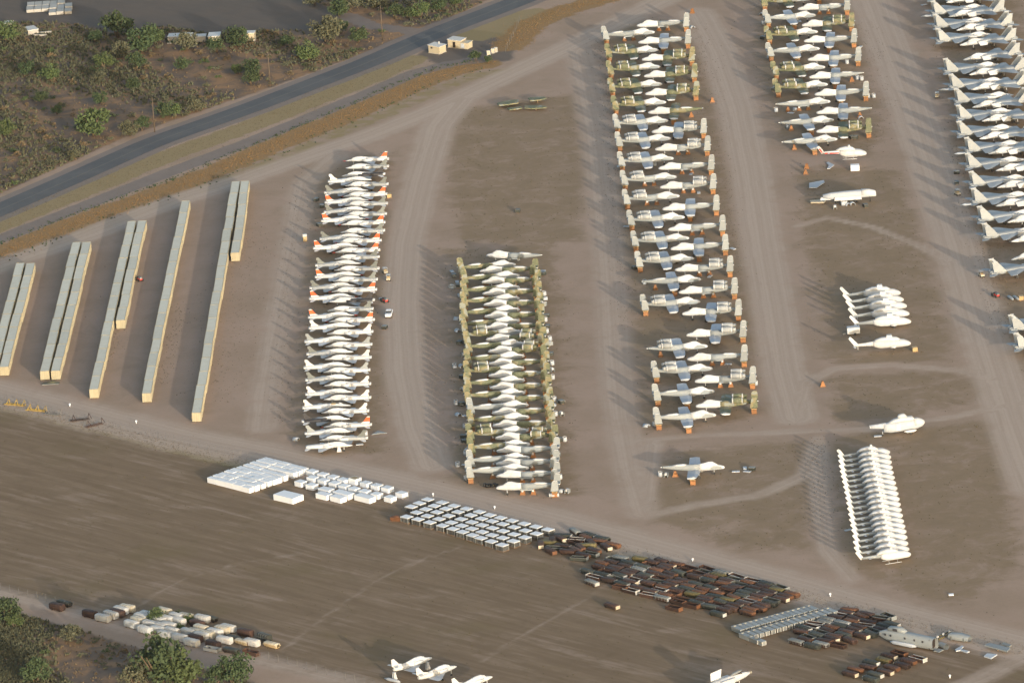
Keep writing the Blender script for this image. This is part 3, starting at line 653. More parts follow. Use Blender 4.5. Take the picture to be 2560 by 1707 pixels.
A2 = [(ze, 'L', 800, 350, 1810, 260, 'grey', 0, 0), (ze, 'R', 1110, 460, 180, 540, 'grey', 0, 0), (ze, 'L', 830, 680, 1840, 590, 'grey', 1, 0), (ze, 'R', 1180, 830, 240, 860, 'camo', 1, 1),
 (ze, 'L', 920, 1010, 1900, 930, 'camo', 1, 1), (ze, 'R', 1220, 1150, 270, 1200, 'camo', 1, 1), (ze, 'L', 970, 1340, 1940, 1250, 'camo', 1, 1), (ze, 'R', 1260, 1490, 300, 1540, 'camo', 1, 1),
 (zf, 'L', 920, 190, 1890, 120, 'camo', 1, 1), (zf, 'R', 1245, 360, 300, 400, 'camo', 1, 1), (zf, 'L', 965, 550, 1970, 490, 'camo', 1, 0, 0), (zf, 'R', 1300, 720, 320, 760, 'grey', 1, 1),
 (zf, 'L', 1020, 945, 2065, 845, 'grey', 1, 1), (zf, 'R', 1355, 1070, 360, 1110, 'grey', 1, 1), (zf, 'L', 1090, 1280, 2135, 1195, 'grey', 0, 1), (zf, 'R', 1415, 1460, 400, 1500, 'grey', 1, 1),
 (zg, 'L', 915, 240, 1985, 155, 'grey', 0, 0), (zg, 'R', 1235, 410, 230, 460, 'grey', 0, 1), (zg, 'L', 950, 610, 2015, 530, 'grey', 0, 1), (zg, 'R', 1290, 780, 270, 835, 'grey', 0, 1),
 (zg, 'L', 1015, 1045, 2060, 940, 'grey', 1, 0), (zg, 'R', 1385, 1200, 360, 1240, 'grey', 1, 1), (zg, 'L', 1095, 1450, 2215, 1330, 'grey', 0, 0), (zh, 'R', 1205, 185, 250, 215, 'grey', 1, 1),
 (zh, 'L', 910, 380, 1905, 270, 'grey', 1, 0), (zh, 'R', 1280, 545, 330, 580, 'grey', 1, 1), (zh, 'L', 985, 750, 1990, 660, 'grey', 0, 1), (zh, 'R', 1440, 920, 420, 945, 'grey', 1, 0, 0),
 (zh, 'L', 1050, 1150, 2075, 1050, 'grey', 0, 1), (zh, 'R', 1390, 1310, 430, 1355, 'grey', 1, 1), (zh, 'L', 1115, 1530, 2140, 1440, 'grey', 1, 1), (zi, 'L', 905, 480, 1940, 400, 'grey', 1, 1),
 (zi, 'R', 1280, 680, 215, 715, 'grey', 1, 1, 0), (zi, 'L', 910, 910, 1965, 830, 'grey', 0, 0), (zi, 'R', 1330, 1080, 340, 1115, 'grey', 1, 1), (zi, 'L', 1055, 1300, 2110, 1220, 'grey', 0, 1),
 (zi, 'R', 1385, 1480, 335, 1530, 'grey', 1, 0), (zj, 'L', 1070, 530, 2140, 450, 'camo', 1, 1), (zj, 'R', 1420, 690, 345, 735, 'grey', 1, 0)]
A2S = [(zs1, 'R', 1665, 370, 430, 375, 'grey', 1, 0, 0)]
zk = (1880, 0, 7.127); zl = (1880, 200, 7.127)
A3 = [(zk, 'L', 760, -120, 1660, -185, 'grey', 1, 0), (zk, 'R', 1040, -25, 200, 15, 'camo', 1, 1), (zk, 'L', 825, 165, 1720, 85, 'grey', 0, 0), (zk, 'R', 1120, 275, 250, 320, 'grey', 1, 0), (zk, 'L', 905, 455, 1790, 375, 'camo', 1, 1),
 (zk, 'R', 1130, 570, 290, 610, 'camo', 1, 1), (zk, 'L', 930, 730, 1850, 670, 'grey', 1, 0), (zk, 'R', 1195, 870, 290, 910, 'grey', 1, 0), (zk, 'L', 1010, 1060, 1910, 995, 'grey', 1, 0),
 (zk, 'R', 1270, 1200, 400, 1240, 'camo', 1, 1), (zk, 'L', 1025, 1380, 1955, 1300, 'grey', 1, 0, 0), (zk, 'R', 1315, 1510, 440, 1545, 'camo', 1, 1), (zl, 'L', 1120, 260, 2060, 180, 'grey', 1, 0),
 (zl, 'R', 1380, 385, 460, 430, 'grey', 0, 0, 0), (zl, 'L', 1155, 590, 2100, 500, 'grey', 1, 0, 0), (zl, 'R', 1450, 710, 510, 765, 'grey', 1, 0, 0), (zl, 'L', 1160, 925, 2100, 830, 'camo', 1, 1), (zl, 'R', 1510, 1050, 565, 1110, 'grey', 1, 0, 0)]
ATT = {}
def attack_tpl(b, w, e, tl):
    k = (b, w, e, tl)
    if k not in ATT: ATT[k] = attack(b, bool(w), bool(e), bool(tl))
    return ATT[k]
stand = Tpl()
stand.add('trestle', MB().slab([(-.75, -.3, 0), (.75, -.3, 0), (.2, -.3, 1.45), (-.2, -.3, 1.45)], (0, .1, 0)).slab([(-.75, .3, 0), (.75, .3, 0), (.2, .3, 1.45), (-.2, .3, 1.45)], (0, .1, 0)).box(-.7, -.5, -.3, .3, .1, .25).box(.5, .7, -.3, .3, .1, .25), 'stand')
stand.add('top_plate', MB().box(-.3, .3, -.42, .42, 1.45, 1.55), 'stand')
crib = Tpl()
crib.add('post', MB().box(-.6, -.4, -.4, -.2, 0, 1.3), 'stand'); crib.add('post', MB().box(.4, .6, -.4, -.2, 0, 1.3), 'stand')
crib.add('post', MB().box(-.6, -.4, .2, .4, 0, 1.3), 'stand'); crib.add('post', MB().box(.4, .6, .2, .4, 0, 1.3), 'stand')
crib.add('side_board', MB().box(-.62, .62, -.46, -.4, .12, 1.15), 'stand'); crib.add('side_board', MB().box(-.62, .62, .4, .46, .12, 1.15), 'stand')
crib.add('end_board', MB().box(-.68, -.62, -.4, .4, .15, 1.1), 'stand'); crib.add('end_board', MB().box(.62, .68, -.4, .4, .15, 1.1), 'stand')
crib.add('cap_beam', MB().box(-.75, .75, -.5, .5, 1.3, 1.5), 'stand_wood')
def off(c, yaw, x, y): return (c[0]+x*math.cos(yaw)-y*math.sin(yaw), c[1]+x*math.sin(yaw)+y*math.cos(yaw), 0)
def attack_row(rows, rowname, group, lone=False):
    P = [pose(r[0], r[2], r[3], r[4], r[5], 2.0, 2.6, 8.2) for r in rows]; res = []
    for i, r in enumerate(rows):
        c, y0 = P[i]; yaw = steady(P, i, [q[1] for q in rows]) if len(rows) > 2 else y0
        b, w, e = r[6:9]; tl = r[9] if len(r) > 9 else 1
        cn = 'grey' if b == 'grey' else 'camouflaged'
        d = f'{cn} attack jet, wings {"on" if w else "off"}, engines {"on" if e else "off"}' if rowname != 'wingless' else f'{cn} wingless attack jet with engines {"on" if e else "off"}'
        lb = 'lone grey attack jet with wings but no tail, apart from the rows' if lone else f'{d}, {ordw(i+1)} of the {rowname} row from the road'
        place(attack_tpl(b, w, e, tl), 'attack_jet', (c.x, c.y, 0), yaw, lb, 'airplane', group)
        n = 'the lone attack jet' if lone else f'the {ordw(i+1)} attack jet of the {rowname} row'
        cx = (c.x, c.y)
        near = -1 if math.cos(yaw) > 0 else 1
        g2 = 'orange wooden supports under the attack jets'
        if tl: place(crib, 'support_crib', off(cx, yaw, -7.3, near*2.6), yaw, f'orange wooden crib under the tail of {n}', 'support', g2)
        if w and not e: place(crib, 'support_crib', off(cx, yaw, .1, near*7.4), yaw, f'orange wooden crib under a wing tip of {n}', 'support', g2)
        if not w:
            for dx, pl in ((-1.5, 'rear'), (1.3, 'front')): place(stand, 'support_trestle', off(cx, yaw, dx, 0), yaw, f'orange trestle at the {pl} belly of {n}', 'support', g2)
        if not tl: place(stand, 'support_trestle', off(cx, yaw, -4.8, 0), yaw, f'orange trestle under the tail boom of {n}', 'support', g2)
        res.append((c.x, c.y, yaw))
    return res
RA1 = attack_row(A1, 'wingless', 'wingless attack jets packed in one row')
RA2 = attack_row(A2, 'long', 'attack jets in the long row')
attack_row(A2S, 'long', None, lone=True)
RA3 = attack_row(A3, 'short', 'attack jets in the short row')
# stripped grey hulk at the head of the wingless row
t = attack('grey', False, False, False)
c, yw = pose(za, 720, 280, 1900, 290, 1.9, 2.3, 8)
place(t, 'attack_jet', (c.x, c.y, 0), yw, 'stripped dark grey jet hulk heading the wingless attack jet row', 'airplane')

# ------------------------------------------------------------------ fighters
zm = (2260, 0, 7.84); zn = (2260, 190, 7.84); zo = (2260, 370, 7.84)
FR = [(zm, 1590, -140, 400, -20), (zm, 1660, 140, 480, 270, 1), (zm, 1670, 410, 560, 520), (zm, 1720, 690, 620, 800), (zm, 1890, 1290, 770, 1390), (zn, 2050, 100, 830, 210, 1), (zn, 2120, 380, 970, 500), (zn, 2170, 690, 1010, 830),
      (zn, 2165, 1020, 1050, 1140), (zn, 2330, 1320, 1190, 1470, 1), (zo, 2360, 240, 1200, 360), (zo, 2450, 590, 1270, 720), (zo, 2500, 920, 1310, 1050, 1), (zo, 2620, 1280, 1440, 1400), (zo, 2720, 1610, 1540, 1740)]
FR2 = [((0, 0, 1), 2622, 662, 2478, 683), ((0, 0, 1), 2673, 803, 2529, 822), ((0, 0, 1), 2686, 849, 2542, 868)]
FT = {0: fighter('full'), 1: fighter('full', True), 2: fighter('part')}
order = (FR+FR2)[::-1]
PF = [pose(r[0], r[1], r[2], r[3], r[4], 2.05, 2.2, 9) for r in order]
for i, r in enumerate(order):
    c, _ = PF[i]; yaw = steady(PF, i, ['R']*len(order))
    bo = len(r) > 5
    place(FT[1 if bo else 0], 'fighter_jet', (c.x, c.y, 0), yaw, f'grey twin-fin fighter, tail toward the dirt track, {ordw(i+1)} from the silver drop tanks', 'airplane', 'fighters with tails at the dirt track')
FL = [(zm, 830, -230), (zm, 830, 55), (zm, 880, 330), (zm, 1030, 600), (zm, 1095, 890), (zm, 1160, 1180), (zm, 1280, 1470), (zn, 1320, 270), (zn, 1340, 620), (zn, 1530, 890), (zn, 1480, 1235), (zn, 1655, 1530),
      (zo, 1800, 450), (zo, 1830, 780), (zo, 1800, 1140), (zo, 2030, 1460), ((2360, 560, 11.76), 1980, 520), ((2360, 560, 11.76), 1980, 1050), ((2360, 560, 11.76), 2100, 1540)]
YL = math.pi+sorted(q[1] for q in PF)[len(PF)//2]+R(4)
for i, r in enumerate(FL[::-1]):
    a = zat(r[0], r[1], r[2], 2.05)
    if i == 0: a = Vector((a.x+3, a.y, 0))
    place(FT[2 if i % 3 == 1 else 0], 'fighter_jet', (a.x-9.3*math.cos(YL), a.y-9.3*math.sin(YL), 0), YL, f'grey twin-fin fighter, white nose toward the track, {ordw(i+1)} from the silver drop tanks', 'airplane', 'fighters with noses at the dirt track')

# ------------------------------------------------------------------ helicopters
zr = (2060, 680, 7.84); zs = (2060, 1020, 7.84); zt = (2060, 1210, 7.84)
HK, HKP = hawk(), hawk(True)
HKL = [(1440, 400, 370, 320), (1510, 540, 415, 440), (1570, 660, 475, 570), (1615, 840, 525, 690), (1640, 990, 560, 850)]
hy = []
for i, (nx, ny, tx, ty) in enumerate(HKL+[(1650, 1440, 535, 1320)]):
    a = zat(zr, nx, ny, 1.3); b = zat(zr, tx, ty, 3.8); d = a-b; hy.append(((a+b)/2, math.atan2(d.y, d.x)))
ym = sorted(h[1] for h in hy)[3]
for i, (c, y) in enumerate(hy):
    lb = 'lone white cocooned helicopter between the small white trailer and the orange crate' if i == 5 else f'grey boomed white helicopter, {ordw(i+1)} of five close together from the asphalt road'
    place(HK if i == 5 else HKP, 'helicopter', (c.x+1.3*math.cos(ym), c.y+1.3*math.sin(ym), .0 if i < 5 else .5), ym, lb, 'helicopter', None if i == 5 else 'five cocooned helicopters side by side')
HU = huey('white')
HL = [(zs, a, b, c_, d) for a, b, c_, d in [(1305, 850, 235, 830), (1325, 945, 260, 930), (1345, 1045, 260, 1010), (1365, 1140, 260, 1150), (1390, 1255, 285, 1220), (1400, 1350, 315, 1320), (1425, 1460, 335, 1420)]]
HL += [(zt, a, b, c_, d) for a, b, c_, d in [(1450, 85, 365, 30), (1475, 185, 375, 140), (1495, 285, 400, 250), (1515, 380, 425, 370), (1535, 490, 430, 460), (1565, 600, 460, 580), (1580, 705, 470, 700), (1610, 820, 500, 790), (1620, 910, 525, 880), (1645, 1030, 545, 1010), (1635, 1150, 580, 1110), (1655, 1270, 585, 1240), (1715, 1360, 600, 1340)]]
PP = []
for z, nx, ny, tx, ty in HL:
    a = zat(z, nx, ny, 1.25); b = zat(z, tx, ty, 3.9); d = a-b; PP.append(((a+b)/2, math.atan2(d.y, d.x)))
ym2 = sorted(p[1] for p in PP)[len(PP)//2]
ye_ = [p[0] for p in PP]
for i, c in enumerate(ye_):
    if 0 < i < len(ye_)-1: c = (ye_[i-1]+c*2+ye_[i+1])/4
    place(HU, 'helicopter', (c.x+.7*math.cos(ym2), c.y+.7*math.sin(ym2), 0), ym2, f'white skid helicopter, {ordw(i+1)} in the long helicopter row from the asphalt road', 'helicopter', 'twenty white helicopters packed in one row')
c = zat(zs, 1450, 540, 0); place(seaking(), 'helicopter', (c.x, c.y+1.5, 0), ym2-R(2), 'large grey and white naval helicopter without tail fin, standing alone', 'helicopter')
a = zat(zl, 2040, 1380, 1.6); place(huey('red'), 'helicopter', (a.x-6.3, a.y+.3, 1.6), R(-4), 'white helicopter with red striped boom resting on a white crate', 'helicopter')
t = Tpl(); t.add('crate_body', MB().box(-1.25, 1.25, -.9, .9, .12, 1.75), 'white_box'); t.add('skid_beam', MB().box(-1.25, 1.25, -.85, -.65, 0, .12).box(-1.25, 1.25, .65, .85, 0, .12), 'wood')
a = zat(zl, 1855, 1690, 0); place(t, 'crate', (a.x, a.y+4.5, 0), R(-2), 'white crate underneath the red striped helicopter', 'crate')

# big fuselage without wings, with parts lying round it
zq3 = (1980, 380, 9.8)
t = Tpl()
t.add('fuselage', MB().loft([(8.2, 2.3, .7, .7), (7.0, 2.5, .95, 1.0), (5.0, 2.55, 1.1, 1.15), (0, 2.4, 1.1, 1.15), (-4.5, 2.3, .95, 1.0), (-6.8, 2.2, .6, .7)], 14, p=2.4), 'grey_light')
t.add('nose_cocoon', MB().loft([(8.35, 2.3, .7, .72), (8.0, 2.4, .85, .9), (6.4, 2.65, 1.08, 1.12), (4.2, 2.7, 1.13, 1.18)], 14, p=2.4), 'white')
t.add('side_fairing', MB().box(-3.6, 4.2, -1.45, -.9, 1.25, 2.2, .95, .8), 'white'); t.add('tail_cover', MB().box(-7.6, -4.6, -.7, .7, 1.4, 2.1, .85, .8), 'white')
for x in (-3.2, 2.8, 6.6): t.add('strut', MB().tube((x, 0, 1.5), (x, 0, .0), .14, n=6), 'tyre')
a = zat(zq3, 2040, 1020, 2.3); b = zat(zq3, 640, 1110, 2.2); d = a-b
place(t, 'airframe', ((a.x+b.x)/2, (a.y+b.y)/2, 0), math.atan2(d.y, d.x), 'long white wingless airframe standing among removed parts', 'airplane')
def flat(name, label, cat, z, pts, h0, th, mat, group=None):
    P_ = [zat(z, x, y, 0) for x, y in pts]; c_ = sum(P_, Vector())/len(P_)
    t_ = Tpl(); t_.add(name, MB().slab([(p.x-c_.x, p.y-c_.y, h0+th/2) for p in P_], (0, 0, th)), mat)
    if h0 > .05: t_.add('prop', MB().box(-.15, .15, -.15, .15, 0, h0), 'wood')
    return place(t_, name, (c_.x, c_.y, 0), 0, label, cat, group)
flat('loose_wing', 'grey removed wing panel lying beside the long white airframe', 'aircraft part', zq3, [(425, 800), (640, 760), (780, 730), (800, 780), (600, 915), (420, 915)], .25, .25, 'grey_light')
flat('tail_panel', 'small grey swept panel lying near the white crate', 'aircraft part', zq3, [(845, 285), (890, 265), (1035, 340), (930, 425), (860, 430), (905, 350)], .1, .2, 'grey_light')
flat('fairing_panel', 'cream ribbed fairing lying beside the tail of the long airframe', 'aircraft part', zq3, [(440, 1230), (800, 1205), (830, 1225), (790, 1270), (460, 1275)], .15, .4, 'can_cream')

# ------------------------------------------------------------------ shipping containers
ct = Tpl(); CL, CW, CH = 12.19, 2.44, 2.62
b = MB().box(-CL/2+.05, CL/2-.05, -CW/2+.04, CW/2-.04, .14, CH-.06)
k = ct.add('body', b, 'cream')
rails = MB()
for y in (-CW/2, CW/2-.1): rails.box(-CL/2, CL/2, y, y+.1, .05, .2).box(-CL/2, CL/2, y, y+.1, CH-.12, CH)
for x in (-CL/2, CL/2-.12):
    for y in (-CW/2, CW/2-.12): rails.box(x, x+.12, y, y+.12, .05, CH+.01)
    rails.box(x, x+.1, -CW/2+.12, CW/2-.12, CH-.1, CH+.005)
ct.add('frame', rails, 'cream', k)
for s in (-1, 1):
  rib = MB()
  for i in range(42):
    x = -CL/2+.3+i*.28
    rib.box(x, x+.14, min(s*(CW/2-.045), s*(CW/2-.01)), max(s*(CW/2-.045), s*(CW/2-.01)), .2, CH-.12)
  ct.add('corrugation', rib, 'cream', k)
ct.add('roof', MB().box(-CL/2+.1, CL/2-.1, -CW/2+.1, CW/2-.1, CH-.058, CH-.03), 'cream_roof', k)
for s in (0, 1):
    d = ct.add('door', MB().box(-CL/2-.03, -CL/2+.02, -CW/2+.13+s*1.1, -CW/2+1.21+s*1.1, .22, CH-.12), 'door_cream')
    rb = MB()
    for q in (.32, .78): rb.box(-CL/2-.08, -CL/2-.032, -CW/2+.13+s*1.1+q-.025, -CW/2+.13+s*1.1+q+.025, .2, CH-.1)
    ct.add('lock_rod', rb, 'can_cream', d)
def crow(far, near, n, rowtext):
    a = at(*far, CH); b = at(*near, CH); d = (b-a)/n; yaw = math.atan2(d.y, d.x); u = d.normalized(); nrm = Vector((-u.y, u.x, 0))
    for i in range(n):
        c = a+d*(i+.5)+nrm*(CW/2); j = random.uniform(-.12, .12)
        place(ct, 'shipping_container', (c.x+nrm.x*j, c.y+nrm.y*j, 0), yaw+math.pi+random.uniform(-.006, .006), f'cream shipping container, {ordw(i+1)} from the asphalt road, {rowtext}', 'container', 'cream shipping containers in five rows')
crow((40.2, 657.9), (-27.5, 917.7), 8, 'scrub side of fifth row from trainers')
crow((66.1, 657.9), (-1.7, 917.7), 8, 'trainer side of fifth row from trainers')
crow((180.8, 605.8), (98.9, 928.1), 10, 'scrub side of fourth row from trainers')
crow((206.4, 605.2), (128.1, 927.5), 10, 'trainer side of fourth row from trainers')
crow((318.7, 553), (222.8, 973.7), 13, 'scrub side of third row from trainers')
crow((344, 552.1), (289.5, 800.9), 8, 'trainer side of third row from trainers')
crow((453.4, 502.1), (353.6, 983.8), 15, 'single second row from trainers')
crow((579.4, 453.8), (479.6, 1032.4), 18, 'scrub side of first row from trainers')
crow((603.2, 452.9), (577.3, 632.6), 6, 'trainer side of first row from trainers')

# ------------------------------------------------------------------ white boxes
def wbox(lx, ly, h, lid=True, m='white_box'):
    t_ = Tpl(); k_ = t_.add('box_body', MB().box(-lx/2, lx/2, -ly/2, ly/2, .08, h-.06), m)
    t_.add('lid', MB().box(-lx/2-.03, lx/2+.03, -ly/2-.03, ly/2+.03, h-.06, h, .985, .985), m)
    t_.add('runner', MB().box(-lx/2, lx/2, -ly/2+.1, -ly/2+.25, 0, .08).box(-lx/2, lx/2, ly/2-.25, ly/2-.1, 0, .08), 'wood')
    return t_
zu = (500, 1120, 7.84)
LL = [(135, 570), (245, 533), (355, 492), (470, 450), (585, 408), (708, 366), (843, 322), (965, 276), (1090, 235), (1200, 200)]
RR = [(970, 785), (1085, 755), (1210, 712), (1330, 667), (1435, 632), (1525, 600), (1645, 556), (1830, 497), (1945, 457), (2050, 420)]
HB = 1.5
e2 = zat(zu, 970, 785, HB)-zat(zu, 135, 570, HB); yb = math.atan2(e2.y, e2.x); ub = e2.normalized(); vb = Vector((-ub.y, ub.x, 0))
BT = None; pw_ = abs((zat(zu, *LL[9], HB)-zat(zu, *LL[0], HB)).dot(vb))/9; print('box pitch', pw_)
for i, (l, r) in enumerate(zip(LL, RR)):
    a = zat(zu, *l, HB); bq = zat(zu, *r, HB); d = bq-a; L_ = d.length; n = max(5, round(L_/4.05)); pit = L_/n
    u = d.normalized(); v = Vector((-u.y, u.x, 0)); y_ = math.atan2(d.y, d.x)
    if BT is None: wid = pw_*.72; BT = wbox(pit-.14, wid, HB)
    for j in range(n):
        c = a+u*(pit*(j+.5))+v*(wid/2)
        place(BT, 'white_box', (c.x, c.y, 0), y_+random.uniform(-.008, .008), f'white storage box, {ordw(j+1)} along line {["one","two","three","four","five","six","seven","eight","nine","ten"][i]} from the open field', 'box', 'white storage boxes in ten tight lines').scale.z = random.uniform(.94, 1.06)
zv = (720, 1120, 7.127)
SB = wbox(2.55, 2.1, 1.35); MBX = wbox(3.9, 2.2, 1.4); LB = wbox(5.6, 2.3, 1.45); BIG = wbox(6.9, 4.0, 1.6); TB = wbox(2.6, 2.2, 1.9)
a_ = zat(zu, 1730, 905, 1.6); place(BIG, 'white_box', (a_.x, a_.y, 0), yb+R(2), 'large flat white box standing alone on the brown field', 'box')
small = [(435, 395), (625, 450), (805, 495), (985, 545), (1390, 605), (1585, 650), (1770, 690), (440, 510), (635, 555), (835, 605), (1005, 655), (1180, 705), (1370, 750), (1580, 800), (225, 585), (425, 640), (1820, 860), (2025, 785)]
for i, (x, y) in enumerate(small):
    p = zat(zv, x, y, 1.35)
    lb = 'small white box set apart beside the crate frames' if i >= 16 else 'small white box in the loose cluster beside the ten box lines'
    place(SB, 'white_box', (p.x, p.y, 0), yb+random.uniform(-.06, .06), lb, 'box', 'small white boxes in the loose cluster' if i < 16 else 'small white boxes beside the crate frames')
p = zat(zv, 1190, 525, 1.9); place(TB, 'white_box', (p.x, p.y, 0), yb, 'tall white box with a brown topped lid among small boxes', 'box')
t = Tpl(); t.add('dirt_cover', MB().box(-1.1, 1.1, -.9, .9, 0, .03), 'tan'); place(t, 'brown_sheet', (p.x, p.y, 1.9), yb, 'brown sheet lying on top of the tall white box', 'sheet')
for (x, y, T_, lb) in [(680, 715, MBX, 'long white box behind two others at the cluster edge'), (640, 805, MBX, 'medium white box, field edge of the cluster, beside another'), (895, 855, MBX, 'medium white box standing furthest out on the brown field'), (990, 785, LB, 'longest low white box in the middle of the cluster'), (1370, 850, LB, 'long tall sided white box next to small boxes')]:
    p = zat(zv, x, y, 1.4); place(T_, 'white_box', (p.x, p.y, 0), yb+random.uniform(-.03, .03), lb, 'box')

# ------------------------------------------------------------------ framed crates with white lids
zx = (990, 1220, 5.88)
fc = Tpl(); S_ = 2.7; Hf = 1.55
k = fc.add('lid', MB().box(-S_/2, S_/2, -S_/2*.8, S_/2*.8, Hf-.14, Hf), 'white_box')
for x in (-1, 1):
    for y in (-1, 1): fc.add('corner_post', MB().box(x*(S_/2-.12)-.09, x*(S_/2-.12)+.09, y*(S_*.4-.12)-.09, y*(S_*.4-.12)+.09, 0, Hf-.14), 'can_grey')
fc.add('pallet', MB().box(-S_/2, S_/2, -S_*.4, S_*.4, .05, .2), 'wood')
fc.add('load', MB().box(-S_/2+.25, S_/2-.25, -S_*.4+.25, S_*.4-.25, .2, 1.15), 'rust_dark')
sl_ = MB()
sl_b = MB()
for q in (-.75, -.25, .25, .75): sl_.box(q-.06, q+.06, -S_*.4, -S_*.4+.05, .2, Hf-.14); sl_b.box(S_/2-.05, S_/2, q*.8-.06, q*.8+.06, .2, Hf-.14)
fc.add('slat', sl_, 'can_grey'); fc.add('slat', sl_b, 'can_grey')
CR = [[(468, 158), (680, 203), (855, 252), (1038, 295), (1228, 340), (1378, 388), (1538, 428), (1705, 470), (1885, 515), (2057, 558), (2232, 600)],
      [(345, 213), (565, 252), (735, 295), (912, 342), (1100, 390), (1258, 440), (1413, 477), (1570, 520), (1735, 565), (1903, 615), (2065, 660)],
      [(225, 265), (438, 302), (603, 345), (775, 398), (958, 447), (1115, 492), (1265, 535), (1418, 578), (1575, 622), (1735, 670), (1895, 715)],
      [(305, 350), (462, 400), (633, 445), (815, 497), (968, 543), (1117, 588), (1268, 635), (1412, 682), (1570, 722), (1725, 770)],
      [(158, 413), (325, 450), (497, 495), (685, 542), (840, 590), (980, 635), (1125, 683), (1250, 725), (1403, 775), (1560, 825)]]
for i, rw in enumerate(CR):
    for j, (x, y) in enumerate(rw):
        p = zat(zx, x, y, Hf)
        place(fc, 'framed_crate', (p.x, p.y, 0), yb+random.uniform(-.03, .03), f'open framed crate with flat white lid, {ordw(j+1)} in line {ordw(i+1)} from the track', 'crate', 'framed crates with white lids in five lines')
t = Tpl(); t.add('bin_body', MB().box(-1.4, 1.4, -.8, .8, .1, 1.1, 1.08, 1.1), 'rust_orange'); t.add('load', MB().loft([(1.2, 1.1, .5, .2), (0, 1.15, .7, .35), (-1.2, 1.1, .5, .2)], 8), 'rust_orange'); t.add('skid_beam', MB().box(-1.3, 1.3, -.6, -.4, 0, .1).box(-1.3, 1.3, .4, .6, 0, .1), 'wood')
p = zat(zv, 1940, 1290); place(t, 'bin', (p.x, p.y, 0), yb+.4, 'bright orange rusty bin beside the framed crates', 'bin')

# ------------------------------------------------------------------ rusty engine cans
def can(kind, m1, m2, cap='rust_orange'):
    t_ = Tpl(); L2, W2 = 2.2, .78
    if kind == 'closed':
        t_.add('lower_shell', MB().loft([(L2, .62, W2*.7, .42), (L2-.35, .6, W2, .5), (-L2+.35, .6, W2, .5), (-L2, .62, W2*.7, .42)], 12, p=6), m1)
        t_.add('upper_shell', MB().loft([(L2, .75, W2*.85, .38), (L2-.2, .75, W2, .5), (-L2+.2, .75, W2, .5), (-L2, .75, W2*.85, .38)], 12, p=4.5), m2)
        t_.add('end_plate', MB().box(L2+.002, L2+.07, -W2*.85, W2*.85, .3, 1.12), cap)
        t_.add('flange', MB().box(-L2-.04, L2+.04, -W2-.07, W2+.07, .68, .78), m1)
        rb = MB()
        for x in (-1.5, -.5, .5, 1.5): rb.loft([(x-.06, .75, W2+.05, .54), (x+.06, .75, W2+.05, .54)], 12, p=4.5)
        t_.add('rib', rb, m2)
    elif kind == 'open':
        w_ = MB().box(-L2, L2, -W2, W2, .12, .22).box(-L2, L2, -W2, -W2+.08, .22, .95).box(-L2, L2, W2-.08, W2, .22, .95).box(-L2, -L2+.1, -W2+.08, W2-.08, .22, 1.0).box(L2-.1, L2, -W2+.08, W2-.08, .22, 1.0)
        t_.add('trough', w_, m1)
        t_.add('rim', MB().box(-L2-.06, L2+.06, -W2-.1, -W2+.02, .95, 1.03).box(-L2-.06, L2+.06, W2-.02, W2+.1, .95, 1.03), m2)
        t_.add('end_plate', MB().box(L2+.002, L2+.08, -W2, W2, .15, 1.15), m2)
        t_.add('cradle', MB().box(-1.4, -1.1, -W2+.1, W2-.1, .22, .7), 'rust_dark')
        t_.add('cradle', MB().box(1.1, 1.4, -W2+.1, W2-.1, .22, .7), 'rust_dark')
    else:
        t_.add('drum', MB().loft([(2.05, .95, .82, .78), (1.92, .95, .9, .86), (-1.92, .95, .9, .86), (-2.05, .95, .82, .78)], 14, p=4.5), m1)
        rb = MB()
        for x in (-1.3, -.45, .45, 1.3): rb.loft([(x-.05, .95, .94, .90), (x+.05, .95, .94, .90)], 14, p=4.5)
        t_.add('rib', rb, m2); t_.add('flange', MB().box(-2.0, 2.0, -.95, .95, .9, 1.0), m2)
        t_.add('foot', MB().box(-1.4, -1.1, -.7, .7, 0, .25).box(1.1, 1.4, -.7, .7, 0, .25), 'rust_dark')
        return t_
    t_.add('foot', MB().box(-1.7, -1.4, -.7, .7, 0, .14).box(1.4, 1.7, -.7, .7, 0, .14), 'rust_dark')
    return t_
CAN = [('closed rust brown', can('closed', 'rust', 'rust')), ('open rust brown', can('open', 'rust', 'rust_orange')), ('closed dark green', can('closed', 'can_green', 'can_green', 'can_white')), ('closed dark', can('closed', 'rust_dark', 'rust', 'can_cream')),
       ('open dark green', can('open', 'can_green', 'can_grey')), ('closed grey lidded', can('closed', 'rust', 'can_grey', 'can_white')), ('closed orange rusted', can('closed', 'rust', 'rust_orange')), ('open white rimmed', can('open', 'rust', 'can_white')), ('closed olive', can('closed', 'can_olive', 'can_olive')), ('closed mottled rust', can('closed', 'rust_dark', 'rust_orange'))]
CWT = [16, 16, 17, 18, 12, 6, 5, 7, 4, 8]
def inpoly(p, poly): return bool(inside(np.array([p]), poly)[0])
def can_field(poly, place_text, group, du=4.9, dv=2.02, drop=.06, tilt=.05):
    pw = wp(poly); cx, cy = pw.mean(0); u = Vector((math.cos(yb), math.sin(yb), 0)); v = Vector((-u.y, u.x, 0)); n = 0
    for i in range(-30, 31):
        for j in range(-40, 41):
            q = Vector((cx, cy, 0))+u*(i*du+.5*du*(j % 2)*.3)+v*(j*dv)
            if not inpoly((q.x, q.y), pw) or random.random() < drop: continue
            k_ = random.choices(range(len(CAN)), CWT)[0]; nm, T_ = CAN[k_]
            q += u*random.uniform(-.35, .35)+v*random.uniform(-.18, .18)
            place(T_, 'engine_can', (q.x, q.y, 0), yb+random.gauss(0, tilt)+(math.pi if random.random() < .5 else 0), f'{nm} long engine can {place_text}', 'container', group)
            n += 1
    return n
